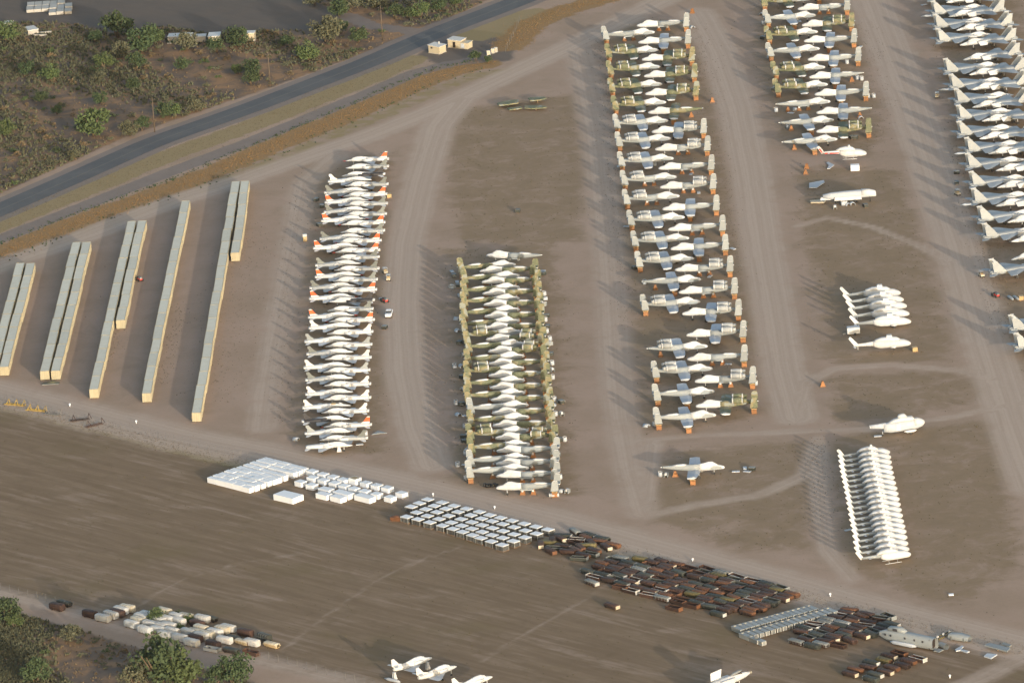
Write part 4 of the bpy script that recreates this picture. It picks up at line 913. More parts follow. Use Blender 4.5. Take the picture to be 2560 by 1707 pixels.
nc = can_field([(1452, 1440), (1475, 1420), (1570, 1396), (1690, 1412), (1830, 1440), (1915, 1462), (2003, 1490), (1960, 1512), (1890, 1537), (1800, 1545), (1690, 1518), (1600, 1488), (1530, 1470)], 'in the largest rusty heap', 'engine cans in the largest heap', tilt=.08)
n1 = can_field([(1342, 1372), (1420, 1330), (1515, 1346), (1548, 1378), (1500, 1395), (1440, 1408), (1395, 1390)], 'in the small heap beside the framed crates', 'engine cans in the small heap', drop=.1, tilt=.35)
n2 = can_field([(1970, 1602), (2005, 1575), (2120, 1530), (2220, 1545), (2245, 1565), (2195, 1590), (2150, 1600), (2100, 1618), (2040, 1640)], 'in the heap beside the wrecked hull', 'engine cans in the heap beside the wreck', drop=.08, tilt=.1)
n3 = can_field([(2105, 1690), (2240, 1630), (2325, 1655), (2260, 1690), (2220, 1712)], 'in the separate rows at the field corner', 'engine cans in rows at the field corner', drop=.0, tilt=.04, dv=2.9, du=6.2)
for i, (x, y) in enumerate([(1530, 1520), (1578, 1482), (1685, 1525), (1795, 1540), (1480, 1462)]):
    p = at(x, y); place(CAN[(3, 7, 1, 2, 5)[i]][1], 'engine_can', (p.x, p.y, 0), yb+random.gauss(0, .1), f'{CAN[(3, 7, 1, 2, 5)[i]][0]} engine can lying loose at the edge of the largest heap', 'container', 'engine cans strewn at the heap edge')
# grey box rows
gb = Tpl(); k = gb.add('box_body', MB().box(-1.9, 1.9, -.62, .62, .15, 1.2, 1.03, 1.06), 'can_grey'); gb.add('lid', MB().box(-1.95, 1.95, -.66, .66, 1.2, 1.27), 'grey', k)
gb.add('vent', MB().box(-1.6, -1.1, -.3, .3, 1.27, 1.36), 'can_cream', k); gb.add('end_rib', MB().box(1.97, 2.03, -.6, -.45, .2, 1.2).box(1.97, 2.03, .45, .6, .2, 1.2), 'can_white', k); gb.add('foot', MB().box(-1.5, -1.2, -.5, .5, 0, .15).box(1.2, 1.5, -.5, .5, 0, .15), 'wood')
zy = (1800, 1480, 6.533)
for rname, (x0, y0), (x1, y1), n in (('can heap', (290, 575), (1500, 245), 15), ('wrecked hull', (420, 690), (1810, 285), 16)):
    a = zat(zy, x0, y0, 1.2); b_ = zat(zy, x1, y1, 1.2)
    dd = (b_-a)/(n-1); yg = math.atan2(dd.y, dd.x)-math.pi/2
    for i in range(n):
        c = a+dd*i; place(gb, 'grey_box', (c.x, c.y, 0), yg, f'grey lidded box, {ordw(i+1)} from the open field, row facing the {rname}', 'box', 'grey lidded boxes in two rows')
for i, (x, y) in enumerate([(560, 745), (640, 770)]):
    p = zat(zy, x, y, 1.2); place(gb, 'grey_box', (p.x, p.y, 0), yg, 'grey lidded box sticking out at the open field end of the rows', 'box', 'grey boxes sticking out of the rows')

# ------------------------------------------------------------------ white ribbed tanks by the field road
zw = (0, 1240, 3.357)
TK = {'w': can('drum', 'can_white', 'can_white'), 'c': can('drum', 'can_cream', 'can_white'), 'r': can('drum', 'rust', 'rust'), 'd': can('closed', 'rust_dark', 'can_green'), 'o': can('open', 'rust', 'rust_orange'), 't': can('closed', 'tan', 'can_cream'), 'g': can('drum', 'can_green', 'can_grey'), 'p': can('open', 'can_white', 'can_grey')}
TKN = {'w': 'white ribbed drum tank', 'c': 'cream stained ribbed drum tank', 'r': 'rust brown ribbed drum tank', 'd': 'dark green topped rusty can', 'o': 'open orange rusted trough', 't': 'tan lidded metal can', 'g': 'grey green ribbed drum tank', 'p': 'open white sided trough'}
TL = [(865, 1020, 'w'), (930, 993, 'w'), (985, 978, 'r'), (1015, 955, 'w'), (1068, 938, 'c'), (755, 985, 'r'), (1105, 1072, 'w'), (1215, 1118, 'w'), (1160, 1040, 'c'), (1190, 1012, 'w'), (1240, 995, 'w'), (1260, 1072, 'w'), (1378, 965, 'c'), (1420, 1085, 'w'),
      (1345, 1090, 'w'), (1325, 1118, 'w'), (1395, 1158, 'w'), (1500, 1045, 'w'), (1440, 1130, 'w'), (1510, 1185, 'w'), (1610, 1225, 'w'), (1640, 1190, 'r'), (1700, 1025, 'w'), (1655, 1068, 'r'), (1690, 1170, 'w'), (1690, 1108, 'c'), (1735, 1160, 'c'), (1762, 1015, 'd'),
      (1805, 1140, 'w'), (1885, 1205, 'w'), (1915, 1105, 'w'), (1865, 1118, 'c'), (2060, 1143, 'r'), (2035, 1212, 't'), (2115, 1225, 'w'), (1790, 1240, 'r'), (1780, 1270, 'p'), (1940, 1283, 'd'), (2110, 1300, 'o'), (2220, 1180, 'g'), (2280, 1235, 't'), (540, 888, 'd'), (480, 925, 'r'),
      (1580, 1140, 'w'), (1640, 1140, 'c'), (1480, 1010, 'w'), (1560, 1010, 'c'), (1330, 1040, 'w'), (1400, 1030, 'w'), (1960, 1180, 'd')]
for x, y, kd in TL:
    p = zat(zw, x, y, .9); far = x < 800
    place(TK[kd], 'drum_tank', (p.x, p.y, 0), yb+R(4)+random.gauss(0, .06)+(math.pi if random.random() < .5 else 0), TKN[kd]+(' lying apart by the field road' if far else ' in the tank cluster by the field road'), 'tank', 'ribbed tanks beside the field road')

# ------------------------------------------------------------------ lone jets at the field edge
zA = (960, 1620, 7.84)
LJ = lightjet()
for i, (nx, ny, tx, ty, lb) in enumerate([(915, 235, 165, 400, 'white light jet propped on white stands behind a drop tank'), (1410, 390, 640, 575, 'white light jet with a dark slot under its canopy, middle of three'), (2110, 600, 1345, 775, 'white light jet at the end away from the drop tank')]):
    a = zat(zA, nx, ny, 1.9); b_ = zat(zA, tx, ty, 2.6); d = a-b_
    c = (a+b_)/2; place(LJ, 'light_jet', (c.x, c.y, 0.25), R(40), lb, 'airplane', 'three white light jets')
wst = Tpl(); wst.add('trestle', MB().slab([(-.6, -.3, 0), (.6, -.3, 0), (.18, -.3, 1.7), (-.18, -.3, 1.7)], (0, .1, 0)).slab([(-.6, .3, 0), (.6, .3, 0), (.18, .3, 1.7), (-.18, .3, 1.7)], (0, .1, 0)), 'white'); wst.add('top_plate', MB().box(-.3, .3, -.4, .4, 1.7, 1.8), 'white')
for x, y, lb in [(210, 605, 'white trestle under the tail of the propped light jet'), (860, 405, 'white trestle under the nose of the propped light jet')]:
    p = zat(zA, x, y); place(wst, 'support_trestle', (p.x, p.y, 0), R(35), lb, 'support')
def tank_tpl(L_, r_, m): 
    t_ = Tpl(); t_.add('tank_body', MB().loft([(L_/2, .45, .04, .04), (L_*.38, .45, r_*.8, r_*.8), (L_*.2, .45, r_, r_), (-L_*.25, .45, r_, r_), (-L_/2, .45, .06, .06)], 12), m); t_.add('chock', MB().box(-.6, -.4, -.4, .4, 0, .2).box(.5, .7, -.4, .4, 0, .2), 'wood'); return t_
p = zat(zA, 165, 625, .4); place(tank_tpl(5.2, .42, 'grey_light'), 'drop_tank', (p.x, p.y, 0), R(-42), 'grey drop tank lying beside the propped white light jet', 'drop tank')
t = fighter('full'); t.parts = [q for q in t.parts if q[0] not in ('fin', 'fin_pod', 'tailplane')]
t = Tpl()
t.add('fuselage', MB().loft([(9.0, 2.6, .1, .1), (8.4, 2.6, .35, .35), (7.2, 2.55, .62, .68), (5.0, 2.5, .8, .95), (2.5, 2.4, 1.0, 1.05), (-2, 2.3, 1.3, .95), (-7, 2.3, 1.1, .8)], 14), 'white')
t.add('nose_tip', MB().loft([(9.35, 2.6, .25, .22), (8.9, 2.6, .42, .4)], 10), 'can_cream')
t.add('open_canopy', MB().loft([(6.2, 3.9, .3, .15), (5.4, 3.85, .5, .3), (3.8, 3.6, .5, .3), (2.8, 3.35, .3, .15)], 10), 'can_grey')
t.add('cockpit', MB().box(3.0, 6.2, -.45, .45, 3.0, 3.45, .9, .8), 'rust_dark')
for s in (-1, 1):
    t.add('intake', MB().slab([(3.2, s*1.25, 3.2), (-1.2, s*1.25, 3.2), (-1.2, s*1.25, 1.6), (2.6, s*1.25, 1.6)], (0, .6, 0)), 'white')
    t.add('wing', wing(MB(), (1.0, s*1.4, 1.7), (-5.2, s*1.4, 1.7), (-3.5, s*5.4, 1.8), (-5.4, s*5.4, 1.8), .32, .1), 'white')
t.add('dorsal_panel', MB().slab([(.8, 1.3, 3.0), (-2.2, 1.3, 3.0), (-2.2, 1.3, 5.0), (1.2, 1.3, 5.3)], (0, .14, 0)), 'white')
gear(t, 5.4, 0, 1.7, .36, .24); gear(t, -2.5, 1.8, 1.6, .4, .26); gear(t, -2.5, -1.8, 1.6, .4, .26)
a = zat((1640, 1580, 7.84), 1870, 775, 2.6); place(t, 'fighter_jet', (a.x-9.3*math.cos(R(38)), a.y-9.3*math.sin(R(38)), 0), R(38), 'white jet with raised canopy standing alone at the field edge', 'airplane')

# ------------------------------------------------------------------ wrecked hull and scrap
zW = (2100, 1480, 6.533)
t = Tpl()
t.add('hull', MB().loft([(8.6, 1.7, 1.25, 1.45), (4, 1.7, 1.3, 1.5), (-2, 1.7, 1.3, 1.5), (-5.5, 1.8, 1.1, 1.3), (-7.6, 1.7, .5, .6)], 14, caps=False, p=3.2), 'grey')
t.add('bulkhead', MB().box(7.6, 7.7, -1.15, 1.15, .4, 2.9), 'rust_dark')
t.add('upper_deck', MB().loft([(0, 3.3, .6, .3), (-1.5, 3.6, .9, .6), (-4.6, 3.5, .85, .5), (-5.2, 3.2, .5, .2)], 10, p=3), 'grey')
t.add('deck_opening', MB().box(-3.2, -1.9, -.95, -.86, 3.3, 3.9), 'black')
t.add('sponson', MB().loft([(4.2, .8, .1, .1, -1.7), (3.0, .8, .45, .5, -1.75), (-2.4, .8, .45, .5, -1.75), (-3.6, .8, .1, .1, -1.7)], 10), 'grey_light')
for x in (5.8, 3.4, .6, -3.6, -5.2): t.add('window', MB().box(x-.22, x+.22, -1.36, -1.26, 1.9, 2.4), 'black')
t.add('ramp', MB().box(8.7, 10.4, -1.0, 1.0, .15, .3), 'grey')
a = zat(zW, 1080, 760, 1.5); place(t, 'wrecked_hull', (a.x, a.y, 0), yb+R(6), 'gutted grey helicopter hull with open end beside rusty cans', 'wreck')
zV = (2300, 1440, 5.873)
t = Tpl(); k = t.add('frame', MB().box(-2.6, 2.6, -.7, -.55, .2, .5).box(-2.6, 2.6, .55, .7, .2, .5).box(-2.6, -2.4, -.55, .55, .2, .5).box(2.4, 2.6, -.55, .55, .2, .5), 'can_olive')
for x in (-2.3, 0, 2.2): t.add('ball_fitting', MB().loft([(x+.35, .75, .1, .1), (x+.2, .75, .32, .32), (x-.2, .75, .32, .32), (x-.35, .75, .1, .1)], 8), 'can_white')
a = zat(zV, 345, 890); place(t, 'cradle', (a.x, a.y, 0), R(48), 'olive cradle with three pale knobs beside the wrecked hull', 'cradle')
t = Tpl(); t.add('skin', MB().loft([(2.8, .9, .9, .6), (0, 1.0, 1.3, .9), (-2.8, .9, 1.0, .7)], 10, caps=False, p=3), 'grey'); t.add('rib', MB().box(-2.0, -1.7, -1.2, 1.2, .2, 1.2).box(1.4, 1.7, -1.1, 1.1, .2, 1.2), 'can_grey')
a = zat(zV, 590, 945); place(t, 'hull_section', (a.x, a.y, 0), yb+R(10), 'torn grey hull section beyond the olive cradle', 'wreck')
t = Tpl(); t.add('barrel', MB().tube((-1.2, 0, .75), (1.2, 0, .75), .62, .72, n=14, cap=False), 'grey'); t.add('ring', MB().tube((1.15, 0, .75), (1.3, 0, .75), .78, n=14, cap=False), 'can_white')
a = zat(zV, 345, 1060); place(t, 'engine_duct', (a.x, a.y, 0), R(-60), 'grey open duct with pale ring lying on the field', 'aircraft part')
for nm, lb, pts, m_, h0 in [('wing_scrap', 'pale bent wing scrap lying beyond the open duct', [(515, 1095), (620, 1035), (640, 1050), (600, 1090), (730, 1120), (690, 1138), (590, 1105), (530, 1115)], 'grey_light', .15), ('blade_scrap', 'narrow grey scrap strip beside the open duct', [(170, 1010), (330, 985), (345, 1000), (190, 1040)], 'grey', .1),
        ('floor_panel', 'long grey panel stack at the field corner', [(950, 1065), (1020, 1030), (1330, 1105), (1280, 1155)], 'grey', .7), ('floor_panel', 'single pale grey panel lying flat before the panel stack', [(940, 1190), (985, 1150), (1135, 1165), (1045, 1222)], 'grey_light', .1), ('floor_panel', 'dark grey panel behind the panel stack', [(1190, 1035), (1240, 1010), (1350, 1050), (1310, 1075)], 'can_grey', .5)]:
    flat(nm, lb, 'scrap', zV, pts, h0, .3, m_)
# stacked camouflaged panels up the yard, small crate
zG = (1220, 200, 11.76)
flat('wing_stack', 'camouflaged wing panel with pale end lying on the open yard', 'aircraft part', zG, [(270, 800), (560, 720), (900, 690), (900, 790), (600, 830), (330, 860)], .9, .35, 'camo')
flat('wing_stack', 'camouflaged wing panel nearest the asphalt road on the open yard', 'aircraft part', zG, [(1180, 640), (1650, 600), (1720, 650), (1520, 700), (1250, 720)], .9, .3, 'camo')
flat('wing_stack', 'olive beam shaped panel beside camouflaged wing panels', 'aircraft part', zG, [(1080, 850), (1550, 840), (1740, 870), (1720, 905), (1300, 930), (1080, 915)], .7, .3, 'camo')
flat('wing_stack', 'short olive panel at the low end of the wing panels', 'aircraft part', zG, [(560, 900), (980, 850), (1010, 900), (640, 950)], .5, .3, 'camo')

# ------------------------------------------------------------------ small gear beside the rows
cowl = Tpl()
n_ = 8; vs_ = []
for x in (-.75, .75):
    for r_ in (.75, .68):
        vs_ += [(x, r_*math.cos(math.pi*k/n_), r_*math.sin(math.pi*k/n_)+.02) for k in range(n_+1)]
w_ = n_+1; fs_ = []
for k in range(n_): fs_ += [(k, k+1, 2*w_+k+1, 2*w_+k), (w_+k, 3*w_+k, 3*w_+k+1, w_+k+1), (k, w_+k, w_+k+1, k+1), (2*w_+k, 2*w_+k+1, 3*w_+k+1, 3*w_+k)]
cowl.add('shell', MB().add(vs_, fs_, True), 'grey_light'); cowl.add('lip', MB().box(-.75, .75, .66, .78, .01, .1).box(-.75, .75, -.78, -.66, .01, .1), 'grey')
drum = Tpl(); drum.add('casing', MB().tube((0, 0, .05), (0, 0, 1.15), .62, .55, n=14), 'grey_light'); drum.add('rim', MB().tube((0, 0, 1.15), (0, 0, 1.25), .6, n=14, cap=False), 'white'); drum.add('core', MB().tube((0, 0, 1.15), (0, 0, 1.2), .3, n=10), 'black')
bxg = Tpl(); bxg.add('case', MB().box(-.8, .8, -.6, .6, .1, .9), 'can_green'); bxg.add('lid', MB().box(-.82, .82, -.62, .62, .9, .98), 'can_grey'); bxg.add('foot', MB().box(-.7, -.5, -.5, .5, 0, .1).box(.5, .7, -.5, .5, 0, .1), 'wood')
rk = Tpl(); rk.add('rack_frame', MB().box(-.8, .8, -.5, -.4, 0, 1.0).box(-.8, .8, .4, .5, 0, 1.0), 'grey'); rk.add('shelf', MB().box(-.8, .8, -.4, .4, .45, .52), 'can_green'); rk.add('load', MB().box(-.6, .6, -.3, .3, .52, 1.1, .8, .8), 'white')
pnl = Tpl(); pnl.add('panel', MB().box(-1.0, 1.0, -.5, .5, .12, .3, .95, .9), 'grey_light'); pnl.add('block', MB().box(-.6, -.4, -.4, .4, 0, .12).box(.4, .6, -.4, .4, 0, .12), 'wood')
KIND = [('engine_cowling', cowl, 'grey arched engine cowling'), ('fan_casing', drum, 'upright grey fan casing'), ('equipment_case', bxg, 'dull green equipment case'), ('parts_rack', rk, 'grey parts rack with white load'), ('removed_panel', pnl, 'grey removed panel on blocks')]
def gearset(z, pts, where, group):
    for i, (x, y, *k_) in enumerate(pts):
        nm, T_, d_ = KIND[k_[0] if k_ else (i*7+len(pts)) % 4]
        p = zat(z, x, y); place(T_, nm, (p.x, p.y, 0), random.uniform(-.6, .6)+(math.pi/2 if random.random() < .5 else 0), f'{d_} {where}', 'aircraft part', group)
g1, w1 = 'loose parts beside the wingless row', 'beside the wingless attack jet row'
gearset(za, [(215, 570, 4), (250, 660, 2), (305, 755, 4), (215, 860), (330, 840), (365, 1000, 0), (300, 1420), (1820, 560, 4), (1840, 625, 2), (1860, 990, 1), (1870, 1060), (1850, 1170), (1900, 1380), (1880, 1450)], w1, g1)
gearset(zb, [(320, 275, 0), (350, 500, 2), (430, 720), (260, 920, 1), (390, 905, 0), (420, 1310, 0), (405, 1110, 2), (1920, 215), (1905, 300, 1), (1960, 435, 1), (1955, 520), (1980, 705, 2), (2000, 870), (1990, 985, 3), (2010, 1125, 1), (2040, 1510, 1), (2155, 1530, 4)], w1, g1)
gearset(zcc, [(215, 365, 1), (320, 380, 2), (260, 560, 0), (390, 575, 4), (375, 785, 1), (350, 960), (360, 1045, 2), (400, 1200, 0), (390, 1265, 1), (245, 1465, 1), (380, 1450, 4), (1965, 300, 1), (1945, 390, 0), (2090, 345, 2), (1990, 565, 1), (2090, 560, 3), (2155, 1020, 1), (2060, 1020, 2), (2040, 1270, 3)], w1, g1)
gearset(zd, [(395, 780, 1), (2070, 760, 1), (2200, 1010, 3), (2090, 990, 0), (2020, 560, 2)], w1, g1)
g2_, w2_ = 'loose parts beside the long row', 'beside the long attack jet row'
gearset(ze, [(1885, 400, 0)], w2_, g2_); gearset(zg, [(130, 220, 4), (290, 1395, 4), (1550, 365, 4), (1700, 730, 4), (840, 190)], w2_, g2_)
gearset(zh, [(2010, 380, 4), (270, 735, 2), (1600, 875, 4), (1000, 625), (440, 1000, 1)], w2_, g2_); gearset(zi, [(1930, 310, 2), (2135, 1370, 1), (1640, 1010, 4)], w2_, g2_)
gearset(zj, [(185, 900, 0), (335, 890, 1)], w2_, g2_); gearset(zs1, [(400, 555, 1), (515, 560, 3), (2100, 470, 4), (2060, 400, 4), (1880, 470, 4), (2200, 440, 2)], 'beside the lone attack jet', 'loose parts beside the lone attack jet')
w3_, g3_ = 'beside the short attack jet row', 'loose parts beside the short row'
gearset(zk, [(175, 270, 0), (205, 440, 1), (1930, 850, 4), (1695, 1140, 1), (305, 1050, 1), (1880, 1420, 1), (1955, 1435, 1), (850, 395, 4), (200, 700, 2)], w3_, g3_)
gearset(zl, [(430, 570, 1), (690, 600, 4), (780, 540, 0), (650, 870, 1), (2070, 320, 1), (2170, 320, 1), (1850, 1050, 2), (1780, 1050, 2), (390, 190, 2), (1940, 690, 0)], w3_, g3_)
gearset(zq3, [(1055, 1390, 3), (1250, 1310, 1), (1310, 1300, 1), (1370, 1310, 0), (1480, 1290, 0), (1800, 1350, 2)], 'beside the long white airframe', 'loose parts beside the long airframe')
gearset(zt, [(475, 910, 4)], 'beside the long helicopter row', None)
gearset(zs, [(1055, 560, 4)], 'under the naval helicopter tail', None)
p = zat(zd, 1965, 1085); t = Tpl(); t.add('shell', MB().tube((-1.2, 0, .55), (1.2, 0, .55), .5, n=12), 'white'); t.add('end_rim', MB().tube((-1.25, 0, .55), (-1.1, 0, .55), .54, n=12).tube((1.1, 0, .55), (1.25, 0, .55), .54, n=12), 'white'); t.add('chock', MB().box(-.7, -.5, -.4, .4, 0, .12).box(.5, .7, -.4, .4, 0, .12), 'wood')
place(t, 'white_canister', (p.x, p.y, 0), R(-4), 'white canister lying at the track end of the wingless row', 'canister')
ty = Tpl(); ty.add('tyre', MB().tube((0, -.28, .5), (0, .28, .5), .5, n=14), 'tyre'); ty.add('hub', MB().tube((0, -.3, .5), (0, .3, .5), .2, n=8), 'can_grey')
for x in (725, 770, 815, 860, 905, 950):
    p = zat(zd, x, 905); place(ty, 'tyre', (p.x, p.y+random.uniform(-.3, .6), 0), random.uniform(.9, 1.5), 'black wheel in the line beside the last wingless attack jet', 'tyre', 'black wheels in a line')
# free-standing trestles and crates
for x, y, lb in [(2017, 422, 'orange trestle standing alone past the short attack jet row'), (1731, 34, 'orange trestle standing alone beyond the head of the long row'), (1781, 256, 'orange trestle standing alone beside the camouflaged jets of the long row'), (2057, 966, 'orange trestle standing alone on the open yard near tracks'), (2014, 436, 'tan trestle leaning together with another past the short row')]:
    p = at(x, y); place(stand, 'support_trestle', (p.x, p.y, 0), random.uniform(-.5, .5), lb, 'support')
cr = Tpl(); cr.add('side_panel', MB().box(-.6, .6, -.6, .6, .1, 1.1), 'stand_wood'); cr.add('corner_batten', MB().box(-.66, -.54, -.66, -.6, .05, 1.15).box(.54, .66, -.66, -.6, .05, 1.15), 'tan'); cr.add('lid', MB().box(-.66, .66, -.66, .66, 1.15, 1.22), 'tan'); cr.add('pallet_foot', MB().box(-.6, .6, -.5, -.3, 0, .1).box(-.6, .6, .3, .5, 0, .1), 'wood')
for x, y, lb in [(2287, 878, 'tan wooden crate before the nose of the lone helicopter'), (972.5, 494, 'tan wooden crate beside the jet trainer row'), (2553, 750, 'tan wooden crate beside the silver drop tanks')]:
    p = at(x, y); place(cr, 'wooden_crate', (p.x, p.y, 0), R(8), lb, 'crate')
p = at(763, 603); t = Tpl(); t.add('crate_body', MB().box(-.55, .55, -.5, .5, .05, 1.5), 'tan'); t.add('cover', MB().box(-.6, .6, -.55, .55, 1.5, 2.1, .95, .95), 'white')
place(t, 'covered_crate', (p.x, p.y, 0), 0, 'tan crate with a white cover beside the jet trainer row', 'crate')
DT = tank_tpl(4.4, .42, 'silver')
for x, lb in ((2526, 'silver drop tank further from the tan crate'), (2540, 'silver drop tank next to the tan crate')):
    p = at(x, 748); place(DT, 'drop_tank', (p.x, p.y, 0), R(-72), lb, 'drop tank', 'two silver drop tanks')
t = Tpl(); t.add('body', MB().box(-1.7, 1.7, -1.0, 1.0, .45, 2.1, 1, .96), 'white'); t.add('roof', MB().box(-1.72, 1.72, -1.0, 1.0, 2.1, 2.2, .97, .9), 'grey_light')
for s in (-1, 1):
    m = MB(); wheel(m, .4, s*.95, .38, .24); t.add('wheel', m, 'tyre')
t.add('drawbar', MB().box(-2.9, -1.7, -.06, .06, .4, .5), 'grey'); t.add('jockey_stand', MB().box(-2.7, -2.6, -.05, .05, 0, .4), 'grey')
p = zat(zr, 580, 1225); place(t, 'trailer', (p.x, p.y, 0), R(2), 'small white box trailer behind the five helicopters', 'trailer')
# vehicles
t = Tpl(); t.add('body', MB().loft([(2.6, .78, .82, .22), (2.4, .82, .92, .32), (-2.4, .84, .92, .34), (-2.6, .84, .9, .3)], 12, p=5), 'white_box'); k = t.add('cab', MB().box(-.9, 1.1, -.82, .82, 1.1, 1.75, .72, .86), 'glass')
t.add('cab_roof', MB().box(-.65, .75, -.7, .7, 1.75, 1.82, .96, .96), 'white_box', k); t.add('bonnet', MB().box(1.0, 2.5, -.82, .82, 1.1, 1.2, .96, .94), 'white_box'); t.add('bed', MB().box(-2.45, -.95, -.7, .7, 1.12, 1.18), 'can_grey')
for x in (-1.6, 1.6):
    for s in (-1, 1):
        m = MB(); wheel(m, x, s*.82, .38, .26); t.add('wheel', m, 'tyre')
for s in (-1, 1): t.add('headlight', MB().box(2.56, 2.64, s*.65-.14, s*.65+.14, .8, .95), 'grey_light')
t.add('windscreen', MB().slab([(1.12, -.7, 1.15), (1.12, .7, 1.15), (.8, .6, 1.72), (.8, -.6, 1.72)], (.03, 0, .03)), 'glass', k)
p = at(972.5, 790); place(t, 'pickup_truck', (p.x, p.y, 0), R(-95), 'white pickup truck parked beside the jet trainer row', 'truck')
bg = Tpl(); bg.add('body', MB().box(-1.0, 1.0, -.55, .55, .4, .85), 'can_cream'); bg.add('canopy_roof', MB().box(-.7, .7, -.6, .6, 1.7, 1.78), 'can_white'); bg.add('roof_post', MB().tube((-.6, -.5, .85), (-.6, -.5, 1.7), .04, n=5).tube((.6, -.5, .85), (.6, -.5, 1.7), .04, n=5).tube((-.6, .5, .85), (-.6, .5, 1.7), .04, n=5).tube((.6, .5, .85), (.6, .5, 1.7), .04, n=5), 'grey'); bg.add('seat', MB().box(-.5, .3, -.5, .5, .85, 1.15), 'tan')
for x in (-.65, .65):
    for s in (-1, 1):
        m = MB(); wheel(m, x, s*.52, .26, .2); bg.add('wheel', m, 'tyre')
for x, y, lb in [(963, 684, 'cream utility buggy by the trainers, one closer to the road'), (971.5, 701, 'cream utility buggy by the trainers, one closer to the pickup'), (2394, 488, 'cream utility buggy beside tails of the fighters'), (2454, 692, 'cream utility buggy past the gap in the fighter row'), (2343, 245, 'white utility buggy parked on the track by fighters')]:
    p = at(x, y); place(bg, 'utility_buggy', (p.x, p.y, 0), R(-80)+random.uniform(-.3, .3), lb, 'buggy')
tr_ = Tpl(); tr_.add('chassis', MB().box(-1.1, 1.1, -.4, .4, .4, .8), 'red'); tr_.add('hood', MB().box(.1, 1.15, -.35, .35, .8, 1.25, .95, .9), 'can_grey'); tr_.add('seat', MB().box(-.8, -.3, -.3, .3, .8, 1.2), 'black')
for x, r_ in ((-.75, .55), (.8, .35)):
    for s in (-1, 1):
        m = MB(); wheel(m, x, s*.6, r_, .28); tr_.add('wheel', m, 'tyre')
for x, y, lb in [(348.5, 702, 'small tractor parked between cream shipping containers'), (962, 755, 'red tow tractor beside the black tailed trainer'), (2490, 742, 'red tow tractor near the silver drop tanks')]:
    p = at(x, y); place(tr_, 'tow_tractor', (p.x, p.y, 0), R(-60), lb, 'tractor')
gearset((0, 0, 1), [(791, 503, 2), (805, 519, 2), (962, 822, 2), (956, 748, 4), (914, 1088, 1), (899, 1112, 4), (740, 1100, 0), (798, 566, 2)], 'beside the jet trainer row', 'loose parts beside the trainers')
gearset((0, 0, 1), [(2392, 435, 2), (2392, 461, 2), (2310, 14, 4)], 'beside tails of the fighters', 'loose parts beside the fighters')
gearset((0, 0, 1), [(1295, 531, 2)], 'standing alone on the empty yard strip', None)
p = zat(z5, 1005, 1085); place(wst, 'support_trestle', (p.x, p.y, 0), 0, 'white trestle beneath the finless jet trainer', 'support')
for x in (935, 960): p = at(x, 1080); 
flat('tail_panel', 'grey swept panel on the ground beside the last trainers', 'aircraft part', z5, [(1640, 770), (1760, 700), (1840, 710), (1940, 740), (1800, 745)], .1, .2, 'grey')
# white markers along the perimeter track
mk = Tpl(); mk.add('marker_post', MB().box(-.1, .1, -.1, .1, 0, .7), 'white_box'); mk.add('marker_plate', MB().box(-.22, .22, -.12, .12, .45, .85), 'white_box')
for i, (x, y) in enumerate([(175, 1016), (341, 1058), (1083, 1240), (1466, 1335), (1732, 1403), (2076, 1490), (2375, 1694), (1237, 1272)]):
    p = at(x, y); place(mk, 'marker', (p.x, p.y, 0), R(-10), 'small white marker plate on a post along the perimeter track', 'marker', 'white markers along the perimeter track')
p = at(2378, 1487); t = Tpl(); t.add('slab', MB().box(-.6, .6, -.5, .5, .05, .3), 'white_box'); t.add('base', MB().box(-.5, .5, -.4, .4, 0, .05), 'wood'); place(t, 'white_slab', (p.x, p.y, 0), 0, 'small white slab lying alone on the bare yard', 'slab')
# pallet pile before the containers, frames along the verge
t = Tpl(); t.add('pallet', MB().box(-2.3, 2.3, -.8, .8, .05, .25), 'can_grey'); t.add('pipe', MB().tube((-2.4, -.3, .4), (2.2, -.3, .4), .14, n=8).tube((-2.0, .2, .4), (2.4, .2, .45), .14, n=8), 'can_green'); t.add('tarpaulin', MB().loft([(1.6, .5, .3, .1), (.4, .6, .6, .25), (-1.0, .5, .3, .1)], 8), 'leaf_dusty')
p = at(127, 960); place(t, 'pallet_pile', (p.x, p.y, 0), R(-3), 'green and grey pallet pile before the container doors', 'pallet')
def frame_tpl(m_, L_=3.2, arms=3):
    t_ = Tpl(); k_ = t_.add('rail', MB().box(-L_, L_, -.08, .08, .1, .3).box(-L_, L_, .9, 1.06, .1, .3), m_)
    for i in range(arms):
        x = -L_*.8+i*L_*1.6/max(arms-1, 1); t_.add('arm', MB().tube((x, 0, .2), (x+.5, .9, 1.6), .08, n=6).tube((x+.5, .9, 1.6), (x+1.1, .2, .2), .08, n=6), m_)
    return t_
for x, y, m_, a_, lb, L_ in [(35, 1014, 'yellowp', -28, 'yellow tubular frame on the verge, first from the markers', 3.0), (88, 1028, 'yellowp', -28, 'yellow tubular frame on the verge beside grey trestle frames', 3.0), (128, 1038, 'galv', -30, 'grey trestle frame pair on the verge beside yellow frames', 2.4), (200, 1052, 'rust', 10, 'rust brown angle frame lying on the verge', 2.6), (238, 1065, 'rust', 32, 'rust red bracket frame at the end of the verge scrap', 2.6)]:
    p = at(x, y); place(frame_tpl(MT[m_] if False else m_, L_, 3 if m_ == 'yellowp' else 2), 'scrap_frame', (p.x, p.y, 0), R(a_), lb, 'frame')

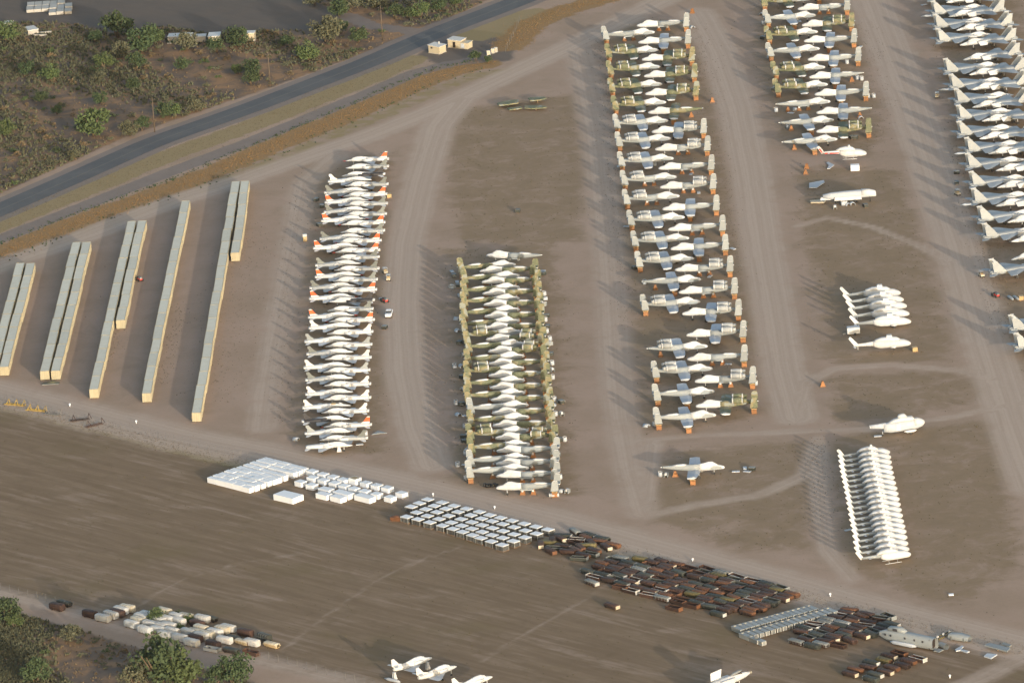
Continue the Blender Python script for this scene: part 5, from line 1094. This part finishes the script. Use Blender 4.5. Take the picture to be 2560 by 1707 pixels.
# ------------------------------------------------------------------ sheds, poles, fences, ruins
zS = (1000, 60, 7.84)
def shed(c, yaw, L_, W_, H_, slope, lb, leanto=False):
    t_ = Tpl(); k_ = t_.add('wall', MB().add([(-L_/2, -W_/2, 0), (L_/2, -W_/2, 0), (L_/2, W_/2, 0), (-L_/2, W_/2, 0), (-L_/2, -W_/2, H_), (L_/2, -W_/2, H_-slope), (L_/2, W_/2, H_-slope), (-L_/2, W_/2, H_)], [(0, 1, 5, 4), (1, 2, 6, 5), (2, 3, 7, 6), (3, 0, 4, 7)]), 'stucco')
    t_.add('roof', MB().add([(-L_/2-.2, -W_/2-.2, H_), (L_/2+.2, -W_/2-.2, H_-slope), (L_/2+.2, W_/2+.2, H_-slope), (-L_/2-.2, W_/2+.2, H_), (-L_/2-.2, -W_/2-.2, H_+.14), (L_/2+.2, -W_/2-.2, H_-slope+.14), (L_/2+.2, W_/2+.2, H_-slope+.14), (-L_/2-.2, W_/2+.2, H_+.14)], [(0, 1, 5, 4), (1, 2, 6, 5), (2, 3, 7, 6), (3, 0, 4, 7), (4, 5, 6, 7), (3, 2, 1, 0)]), 'rooftin')
    if leanto:
        d_ = t_.add('door', MB().box(-.45, .45, -W_/2-.06, -W_/2-.003, 0, 2.0), 'rust_dark')
        t_.add('annex', MB().box(L_/2+.003, L_/2+2.6, -W_/2, W_/2-.6, 0, H_-.7), 'stucco'); t_.add('annex_roof', MB().box(L_/2+.1, L_/2+2.8, -W_/2-.2, W_/2-.4, H_-.7, H_-.6), 'can_cream')
        t_.add('gate_panel', MB().box(L_/2+.2, L_/2+1.4, -W_/2-.08, -W_/2-.01, .1, 1.7), 'grey_light')
    else:
        t_.add('window', MB().box(-L_*.28, -L_*.12, -W_/2-.05, -W_/2-.003, 1.5, 2.0), 'black'); t_.add('roof_vent', MB().tube((0, W_*.3, H_-.1), (0, W_*.3, H_+.7), .22, n=8), 'rooftin')
    t_.add('plinth', MB().box(-L_/2-.1, L_/2+.1, -W_/2-.12, W_/2+.1, -.02, .12), 'concrete')
    return place(t_, 'shed', (c.x, c.y, 0), yaw, lb, 'shed')
shed(zat(zS, 735, 560), R(-38), 4.2, 3.4, 2.5, .25, 'yellowish windowed shed with vent pipe beside the asphalt road')
shed(zat(zS, 1120, 450), R(-30), 4.4, 3.6, 2.6, .2, 'cream shed with dark doorway and annex beside the asphalt road', True)
cab = Tpl(); cab.add('cabinet', MB().box(-.5, .5, -.35, .35, .08, 1.5), 'can_white'); cab.add('door', MB().box(-.4, .4, -.38, -.352, .2, 1.4), 'can_cream'); cab.add('base', MB().box(-.6, .6, -.45, .45, 0, .08), 'concrete')
for x, y, lb in [(1740, 615, 'cream utility cabinet standing past the two sheds'), (1825, 575, 'white utility cabinet, one closer to the cream cabinet'), (1880, 555, 'white utility cabinet beside another, away from sheds')]:
    p = zat(zS, x, y); place(cab, 'utility_cabinet', (p.x, p.y, 0), R(-15), lb, 'cabinet')
pl = Tpl(); pl.add('post', MB().tube((0, 0, 0), (0, 0, 11.0), .17, .11, n=8), 'bark'); k = pl.add('cross_arm', MB().box(-1.1, 1.1, -.06, .06, 10.2, 10.35), 'bark')
for x in (-.95, 0, .95): pl.add('insulator', MB().tube((x, 0, 10.35 if x else 11.0), (x, 0, 10.55 if x else 11.2), .05, n=6), 'can_grey', k)
for x, y, lb in [(957, 101, 'utility pole where the side track meets the asphalt road'), (676, 219, 'utility pole beside the tall twin green trees'), (387, 331, 'utility pole beside the dark shrubs close to the road')]:
    p = at(x, y); place(pl, 'utility_pole', (p.x, p.y, 0), R(-38), lb, 'pole', 'utility poles along the asphalt road')
def fence(pts, n, lb, h=2.1):
    L = wp(pts); seg = np.hypot(*np.diff(L, axis=0).T); cum = np.concatenate([[0], np.cumsum(seg)]); ts = np.linspace(0, cum[-1], n)
    P_ = [Vector((np.interp(q, cum, L[:, 0]), np.interp(q, cum, L[:, 1]), 0)) for q in ts]; o = P_[0]
    root = bpy.data.objects.new('fence', None); col.objects.link(root); root.location = o; tag(root, lb, 'fence')
    pm = MB().tube((0, 0, 0), (0, 0, h), .03, n=6).mesh('post', MT['galv'])
    for p_ in P_:
        q = bpy.data.objects.new('post', pm); col.objects.link(q); q.parent = root; q.location = p_-o
    wm = MB()
    for a_, b_ in zip(P_[:-1], P_[1:]):
        for hh in (.25, .7, 1.15, 1.6, h-.05): wm.tube(a_-o+Vector((0, 0, hh)), b_-o+Vector((0, 0, hh)), .012, n=3, cap=False)
    q = bpy.data.objects.new('wire', wm.mesh('wire', MT['galv'])); col.objects.link(q); q.parent = root
fence([(-40, 990), (0, 1000), (300, 1074), (600, 1144), (900, 1215), (1180, 1285), (1400, 1335)], 70, 'wire fence along the perimeter track and brown field')
fence([(-40, 1463), (0, 1475), (200, 1525), (430, 1585), (640, 1640), (830, 1690), (960, 1725)], 44, 'wire fence along the field road past the white tanks')
fence([(1300, 55), (1290, 80), (1278, 105), (1264, 132)], 9, 'short wire fence past the two sheds')
# pale concrete ruins beyond the scrub
zR = (0, 0, 6.533)
pw = np.array([zat(zR, x, y)[:2] for x, y in [(355, 205), (450, 110), (580, 45), (1050, 55), (1070, 110), (1240, 130), (1230, 180), (1110, 255), (1000, 230), (640, 225)]])
c0 = Vector((*pw.mean(0), 0)); root = bpy.data.objects.new('slab_stack', None); col.objects.link(root); root.location = c0; tag(root, 'low stack of pale concrete slabs on the dark field', 'slabs')
sm_ = MB().box(-1.15, 1.15, -2.4, 2.4, 0, 1.0, .99, .995).mesh('slab', MT['concrete'])
for i in range(-14, 15):
    for j in range(-10, 11):
        q = (c0.x+i*2.45+random.uniform(-.05, .05), c0.y+j*5.1)
        if inpoly(q, pw):
            o = bpy.data.objects.new('slab', sm_); col.objects.link(o); o.parent = root; o.location = (q[0]-c0.x, q[1]-c0.y, 0); o.scale = (1, 1, random.uniform(.8, 1.3)); o.rotation_euler = (0, 0, random.gauss(0, .02))
def ruin(x, y, L_, W_, H_, lb, m_='concrete', yaw=-6):
    p_ = at(x, y); t_ = Tpl(); t_.add('wall', MB().box(-L_/2, L_/2, -W_/2, W_/2, 0, H_), m_); t_.add('coping', MB().box(-L_/2-.1, L_/2+.1, -W_/2-.1, W_/2+.1, H_, H_+.2), 'rooftin'); t_.add('footing', MB().box(-L_/2-.2, L_/2+.2, -W_/2-.2, W_/2+.2, -.02, .2), 'concrete')
    place(t_, 'ruin_block', (p_.x, p_.y, 0), R(yaw), lb, 'ruin')
ruin(452, 104, 7.5, 4, 2.0, 'longest low pale block wall behind the trees'); ruin(503, 102, 3.2, 3, 1.6, 'small pale block wall next to the cream block', yaw=-3); ruin(537, 106, 3.6, 5, 2.4, 'bright cream block hut behind the trees', 'stucco', -4); ruin(627, 100, 2.8, 3, 2.4, 'cream block hut partly hidden by a tree', 'stucco', -8)
ruin(22, 66, 2.6, 3, 1.2, 'pale broken block beside the edge of the dark field'); ruin(78, 84, 3.4, 5, 1.6, 'grey broken concrete block beside loose beams', 'concrete', 20)
for x, y, a_, lb in [(112, 84, 5, 'pale concrete beam lying beside the broken block'), (100, 91, -12, 'pale concrete beam lying before the other beam')]:
    p = at(x, y); t = Tpl(); t.add('beam', MB().box(-2.2, 2.2, -.3, .3, .1, .6), 'concrete'); t.add('bearer', MB().box(-1.2, -1, -.4, .4, 0, .1).box(1, 1.2, -.4, .4, 0, .1), 'wood'); place(t, 'concrete_beam', (p.x, p.y, 0), R(a_), lb, 'beam')

# ------------------------------------------------------------------ vegetation
def leaves(n, rx, rz, zc_, size, clumps, seed, flatb=.2):
    r_ = random.Random(seed); mb = MB(); cl = []
    for _ in range(clumps):
        while True:
            p_ = Vector((r_.uniform(-1, 1), r_.uniform(-1, 1), r_.uniform(-1, 1)))
            if .25 < p_.length < 1: break
        cl.append((Vector((p_.x*rx*.8, p_.y*rx*.8, zc_+p_.z*rz*.8)), r_.uniform(.28, .5)))
    for _ in range(n):
        c_, s_ = r_.choice(cl)
        d_ = Vector((r_.gauss(0, 1), r_.gauss(0, 1), r_.gauss(0, 1))).normalized()*(r_.random()**.4)
        p_ = c_+Vector((d_.x*rx*s_, d_.y*rx*s_, d_.z*rz*s_))
        if p_.z < flatb: p_.z = flatb+r_.random()*.3
        a_ = Vector((r_.gauss(0, 1), r_.gauss(0, 1), r_.gauss(0, .6))).normalized(); b_ = a_.orthogonal().normalized()
        q_ = a_.cross(b_); ang = r_.uniform(0, 6.28); b_, q_ = b_*math.cos(ang)+q_*math.sin(ang), q_*math.cos(ang)-b_*math.sin(ang)
        L_ = size*r_.uniform(.6, 1.3)
        mb.add([p_-b_*L_*.5, p_+q_*L_*.32, p_+b_*L_*.5, p_-q_*L_*.32], [(0, 1, 2, 3)])
    return mb
def tree_tpl(seed, m_, rx=1.0):
    r_ = random.Random(seed); t_ = Tpl(); tk = MB()
    for _ in range(4):
        a_ = r_.uniform(0, 6.28); x, y = math.cos(a_)*.5, math.sin(a_)*.5
        tk.tube((x*.1, y*.1, 0), (x*.5, y*.5, .55), .055, .04, n=6); tk.tube((x*.5, y*.5, .55), (x*1.1, y*1.1, 1.1), .04, .015, n=5)
    t_.add('trunk', tk, 'bark'); t_.add('crown', leaves(1300, 1.0, .72, .85, .17, 26, seed), m_)
    return t_
TREES = [tree_tpl(i, ['leaf', 'leaf', 'leaf_bright', 'leaf_dusty'][i % 4]) for i in range(8)]
zB = (620, 0, 3.357); zA1 = (0, 0, 3.357)
ts_ = [(zA1, *q) for q in [(990, 260, 130), (1190, 380, 135), (1310, 330, 80), (1570, 380, 90), (2000, 350, 100), (1820, 410, 75), (870, 540, 85), (1020, 450, 80), (1150, 540, 80), (220, 600, 70), (420, 640, 80), (830, 660, 55), (1120, 730, 60), (350, 840, 60), (790, 1080, 135), (1090, 1110, 75), (1195, 1060, 65), (1370, 960, 75), (1460, 940, 70), (1640, 910, 60), (2125, 590, 75), (2105, 680, 70), (60, 300, 110), (150, 290, 70), (480, 940, 45), (850, 850, 65), (60, 1100, 80), (620, 1310, 50), (1530, 560, 60), (800, 330, 60), (1990, 600, 50)]]
ts_ += [(zB, *q) for q in [(660, 300, 130), (780, 250, 70), (930, 320, 80), (500, 470, 95), (1110, 30, 100), (770, 100, 85), (1230, 120, 70), (1450, 110, 80), (870, 30, 95), (330, 370, 60), (1600, 60, 70), (1750, 20, 60), (560, 10, 90), (1340, 130, 55)]]
ts_ += [(zw, *q) for q in [(40, 1020, 110), (120, 1075, 65), (600, 1185, 70), (300, 1520, 105), (1340, 1500, 200), (1520, 1530, 150), (1130, 1540, 110), (1960, 1520, 125), (1820, 1550, 80)]]
near_desc = ['road scrub', 'field road scrub']
for i, (z, x, y, r_) in enumerate(ts_):
    w_ = r_/3.357/9.3 if z is not zw else r_/3.357/10.1
    p = zat(z, x, y+r_*.45); T_ = TREES[i % 8]; sz = 'tall' if w_ > 3 else ('mid sized' if w_ > 2.1 else 'small')
    cl_ = ['green', 'green', 'bright green', 'dusty green'][i % 4]
    place(T_, 'desert_tree', (p.x, p.y, 0), random.uniform(0, 6.28), f'{sz} {cl_} desert tree in the scrub beside the {"field road" if z is zw else "asphalt road"}', 'tree', 'desert trees in the scrub', scale=w_*1.32)
for x, y, r_, lb in [(1315, 1020, 75, 'largest green bush growing among the white tanks'), (1590, 1040, 45, 'green bush among white tanks beside a rusty tank'), (1500, 990, 32, 'small green bush at the field side of the tanks'), (1515, 1112, 40, 'green bush in the middle of the white tanks'), (1430, 1035, 25, 'tiny green bush beside the largest tank bush')]:
    p = zat(zw, x, y+r_*.5); place(TREES[2], 'bush', (p.x, p.y, 0), random.uniform(0, 6), lb, 'bush', scale=r_/3.357/10.1*1.15)
for x, y, r_, lb in [(1480, 720, 140, 'round green bush before the cream shed'), (1740, 760, 105, 'dark green bush next to the round green bush')]:
    p = zat(zS, x, y); place(TREES[0 if r_ > 120 else 1], 'bush', (p.x, p.y, 0), 1.0, lb, 'bush', scale=r_/7.84/8.9*1.05)
def shrub_tpl(seed, m_, n=150, size=.26):
    t_ = Tpl(); t_.add('shrub', leaves(n, 1.0, .5, .42, size, 9, seed, .03), m_); return t_
SHR = [shrub_tpl(50+i, ['leaf_dusty', 'leaf_dry', 'leaf_dusty', 'leaf', 'leaf_dry', 'leaf_bright'][i]) for i in range(6)]
SHN = ['dusty green', 'dry brown', 'dusty green', 'dark green', 'dry brown', 'bright green']
def pix(p):
    d_ = Vector((p[0], p[1], 0))-CAM; w_ = d_.dot(cF); return (PW/2+FPX*d_.dot(cX)/w_, PH/2-FPX*d_.dot(cU)/w_)
SCW = PBW['scrub']
def scatter(n, polys, rad, patchy=False):
    out = []; need = [round(n*.74), n-round(n*.74)]
    for L, k in zip(polys, need):
        got = []
        while sum(map(len, got)) < k:
            q = rng.uniform([-175, -330], [120, 420], (6000, 2)); ok = inside(q, L)
            if patchy: ok &= np.sin(q[:, 0]*.06+1.1*np.sin(q[:, 1]*.021))*np.sin(q[:, 1]*.045+q[:, 0]*.03)+rng.uniform(-.35, .35, len(q)) > -.12
            q = q[ok]
            d = np.stack([q[:, 0]-CAM.x, q[:, 1]-CAM.y, np.full(len(q), -CAM.z)], 1); w = d@np.array(cF)
            x = PW/2+FPX*(d@np.array(cX))/w; y = PH/2-FPX*(d@np.array(cU))/w
            ok = (x > -25) & (x < PW+10) & (y > -40) & (y < PH+25) & ~inside(q, PBW['dark'][0]) & (segdist(q, ROAD)[0] > 8.5) & (segdist(q, SIDE)[0] > 4)
            got.append(q[ok])
        out.append(np.vstack(got)[:k])
    out = np.vstack(out); rng.shuffle(out); return [tuple(v) for v in out]
for q in scatter(290, SCW, 1):
    k_ = random.choices(range(6), [5, 3, 5, 2, 3, 3])[0]; up = q[1] > 0
    sc_ = random.uniform(.8, 1.8); szn = 'small' if sc_ < 1.15 else ('broad' if sc_ > 1.5 else 'low')
    qq = np.array([q]); dr = segdist(qq, ROAD)[0][0]; dd_ = segdist(qq, PBW['dark'][0])[0][0]
    pl_ = ('at the edge of the asphalt road' if dr < 16 else 'close to the dark field' if dd_ < 26 else 'deep in the scrub past the asphalt road') if up else ('at the edge of the field road' if segdist(qq, TW[12][0])[0][0] < 14 else 'deep in the scrub past the field road')
    place(SHR[k_], 'desert_shrub', (q[0], q[1], 0), random.uniform(0, 6.28), f'{szn} {SHN[k_]} desert shrub {pl_}', 'shrub', 'low desert shrubs', scale=sc_*(1 if up else .9))
# uncounted ground cover: joined geometry
def cover(name, pts, m_, hmin, hmax, nb, wid=.12, label=None, cat='plants'):
    n = len(pts); V = np.zeros((n*nb*3, 3)); r2 = np.random.default_rng(len(pts))
    P_ = np.repeat(np.array(pts), nb, 0); m = len(P_)
    a_ = r2.uniform(0, 6.28, m); h_ = r2.uniform(hmin, hmax, m); sp = r2.uniform(.1, .5, m)*h_*1.2
    j = r2.normal(0, .22, (m, 2))*h_[:, None]*1.2
    bx_, by_ = P_[:, 0]+j[:, 0], P_[:, 1]+j[:, 1]; w_ = wid*h_/.4
    V[0::3] = np.stack([bx_-np.sin(a_)*w_, by_+np.cos(a_)*w_, np.zeros(m)], 1); V[1::3] = np.stack([bx_+np.sin(a_)*w_, by_-np.cos(a_)*w_, np.zeros(m)], 1)
    V[2::3] = np.stack([bx_+np.cos(a_)*sp, by_+np.sin(a_)*sp, h_], 1)
    me = bpy.data.meshes.new(name); me.vertices.add(len(V)); me.vertices.foreach_set('co', V.ravel()); me.loops.add(len(V)); me.loops.foreach_set('vertex_index', np.arange(len(V)))
    me.polygons.add(m); me.polygons.foreach_set('loop_start', np.arange(0, len(V), 3)); me.polygons.foreach_set('loop_total', np.full(m, 3)); me.update(calc_edges=True)
    me.materials.append(MT[m_]); o = bpy.data.objects.new(name, me); col.objects.link(o); tag(o, label, cat, None, 'stuff')
def along(L, n, w):
    seg = np.hypot(*np.diff(L, axis=0).T); cum = np.concatenate([[0], np.cumsum(seg)]); ts = rng.uniform(0, cum[-1], n)
    P_ = np.stack([np.interp(ts, cum, L[:, i]) for i in (0, 1)], 1); return P_+rng.normal(0, w, (n, 2))
cover('dry_grass', np.vstack([along(ORG, 6000, 2.8), along(ORG2, 1600, 3.2)]), 'grass_orange', .08, .28, 5, .09, 'tall orange dry grass in a strip along the asphalt road')
def shift(L, d):
    T = np.gradient(L, axis=0); T /= np.hypot(T[:, 0], T[:, 1])[:, None]; return L+np.stack([-T[:, 1], T[:, 0]], 1)*d
cover('ditch_scrub', np.vstack([along(shift(ORG, 6.5), 420, .8), along(shift(ORG, -5.5), 160, 1.5)]), 'leaf', .15, .45, 8, .13, 'dark ditch scrub edging the orange dry grass')
cover('verge_grass', np.vstack([along(YEL, 3000, 5), along(VERGE, 1500, 2.4), along(VERGE2, 1500, 2.2)]), 'leaf_dry', .08, .22, 5, .10, 'short straw coloured verge grass along roads')
cover('scrub_cover', np.array(scatter(7500, SCW, .3, True)), 'leaf_dusty', .25, .9, 9, .15, 'low mixed desert scrub covering the ground between shrubs')
cover('scrub_litter', np.array(scatter(2600, SCW, .3)), 'leaf_dry', .15, .5, 7, .13, 'dry brown weeds covering the scrub ground')
pts = rng.uniform([-190, -340], [215, 420], (60000, 2)); mk_ = masks(pts)
wgt = .02+.55*mk_[1]+.16*mk_[2]; wgt *= (1-np.clip(mk_[0]*1.2, 0, 1))*(1-mk_[5])*(1-np.clip(mk_[7], 0, 1))
dn = np.sin(pts[:, 0]*.21+1.3*np.sin(pts[:, 1]*.07))*np.sin(pts[:, 1]*.13+pts[:, 0]*.05)
pts = pts[(rng.random(len(pts)) < wgt*(.5+.5*dn)) & (segdist(pts, ROAD)[0] > 8)]
cover('yard_weeds', pts, 'grass_brown', .08, .26, 6, .14, 'scattered brown weed tufts over the dirt yard')
pts2 = np.vstack([along(wp([(620, 560), (600, 700), (570, 850), (545, 1000)]), 420, 4.2), along(wp([(300, 760), (275, 900)]), 120, 1.6), along(wp([(455, 760), (400, 960)]), 150, 1.5)])
pts2 = np.vstack([pts2]+[along(wp(l, OV), n_, 2.2) for l, n_ in [([(1385, 90), (1400, 300), (1420, 560), (1450, 760)], 500), ([(1605, 60), (1640, 250), (1665, 480), (1700, 640)], 420), ([(1985, 60), (2030, 230), (2010, 330)], 200), ([(2190, 330), (2250, 560), (2310, 780)], 350), ([(1880, 1000), (1890, 1200)], 150), ([(690, 420), (655, 700), (640, 980)], 250)]])
cover('dark_weeds', pts2, 'grass_brown', .07, .2, 7, .14, 'dark weeds along the container and jet rows')
print('cans', nc, n1, n2, n3)

# ------------------------------------------------------------------ thin evening haze
hz = MB().box(-2600, 2600, -2400, 2600, -1.0, 640.0)
hm = bpy.data.materials.new('haze'); hm.use_nodes = True; nt = hm.node_tree; nt.nodes.clear()
ho = nt.nodes.new('ShaderNodeOutputMaterial'); pv = nt.nodes.new('ShaderNodeVolumePrincipled')
pv.inputs['Color'].default_value = (.80, .88, .98, 1); pv.inputs['Density'].default_value = 0.8e-5; pv.inputs['Anisotropy'].default_value = .2
nt.links.new(pv.outputs[0], ho.inputs['Volume'])
o = bpy.data.objects.new('haze', hz.mesh('haze', hm)); col.objects.link(o); tag(o, 'thin pale evening haze over the whole yard', 'haze', None, 'stuff')
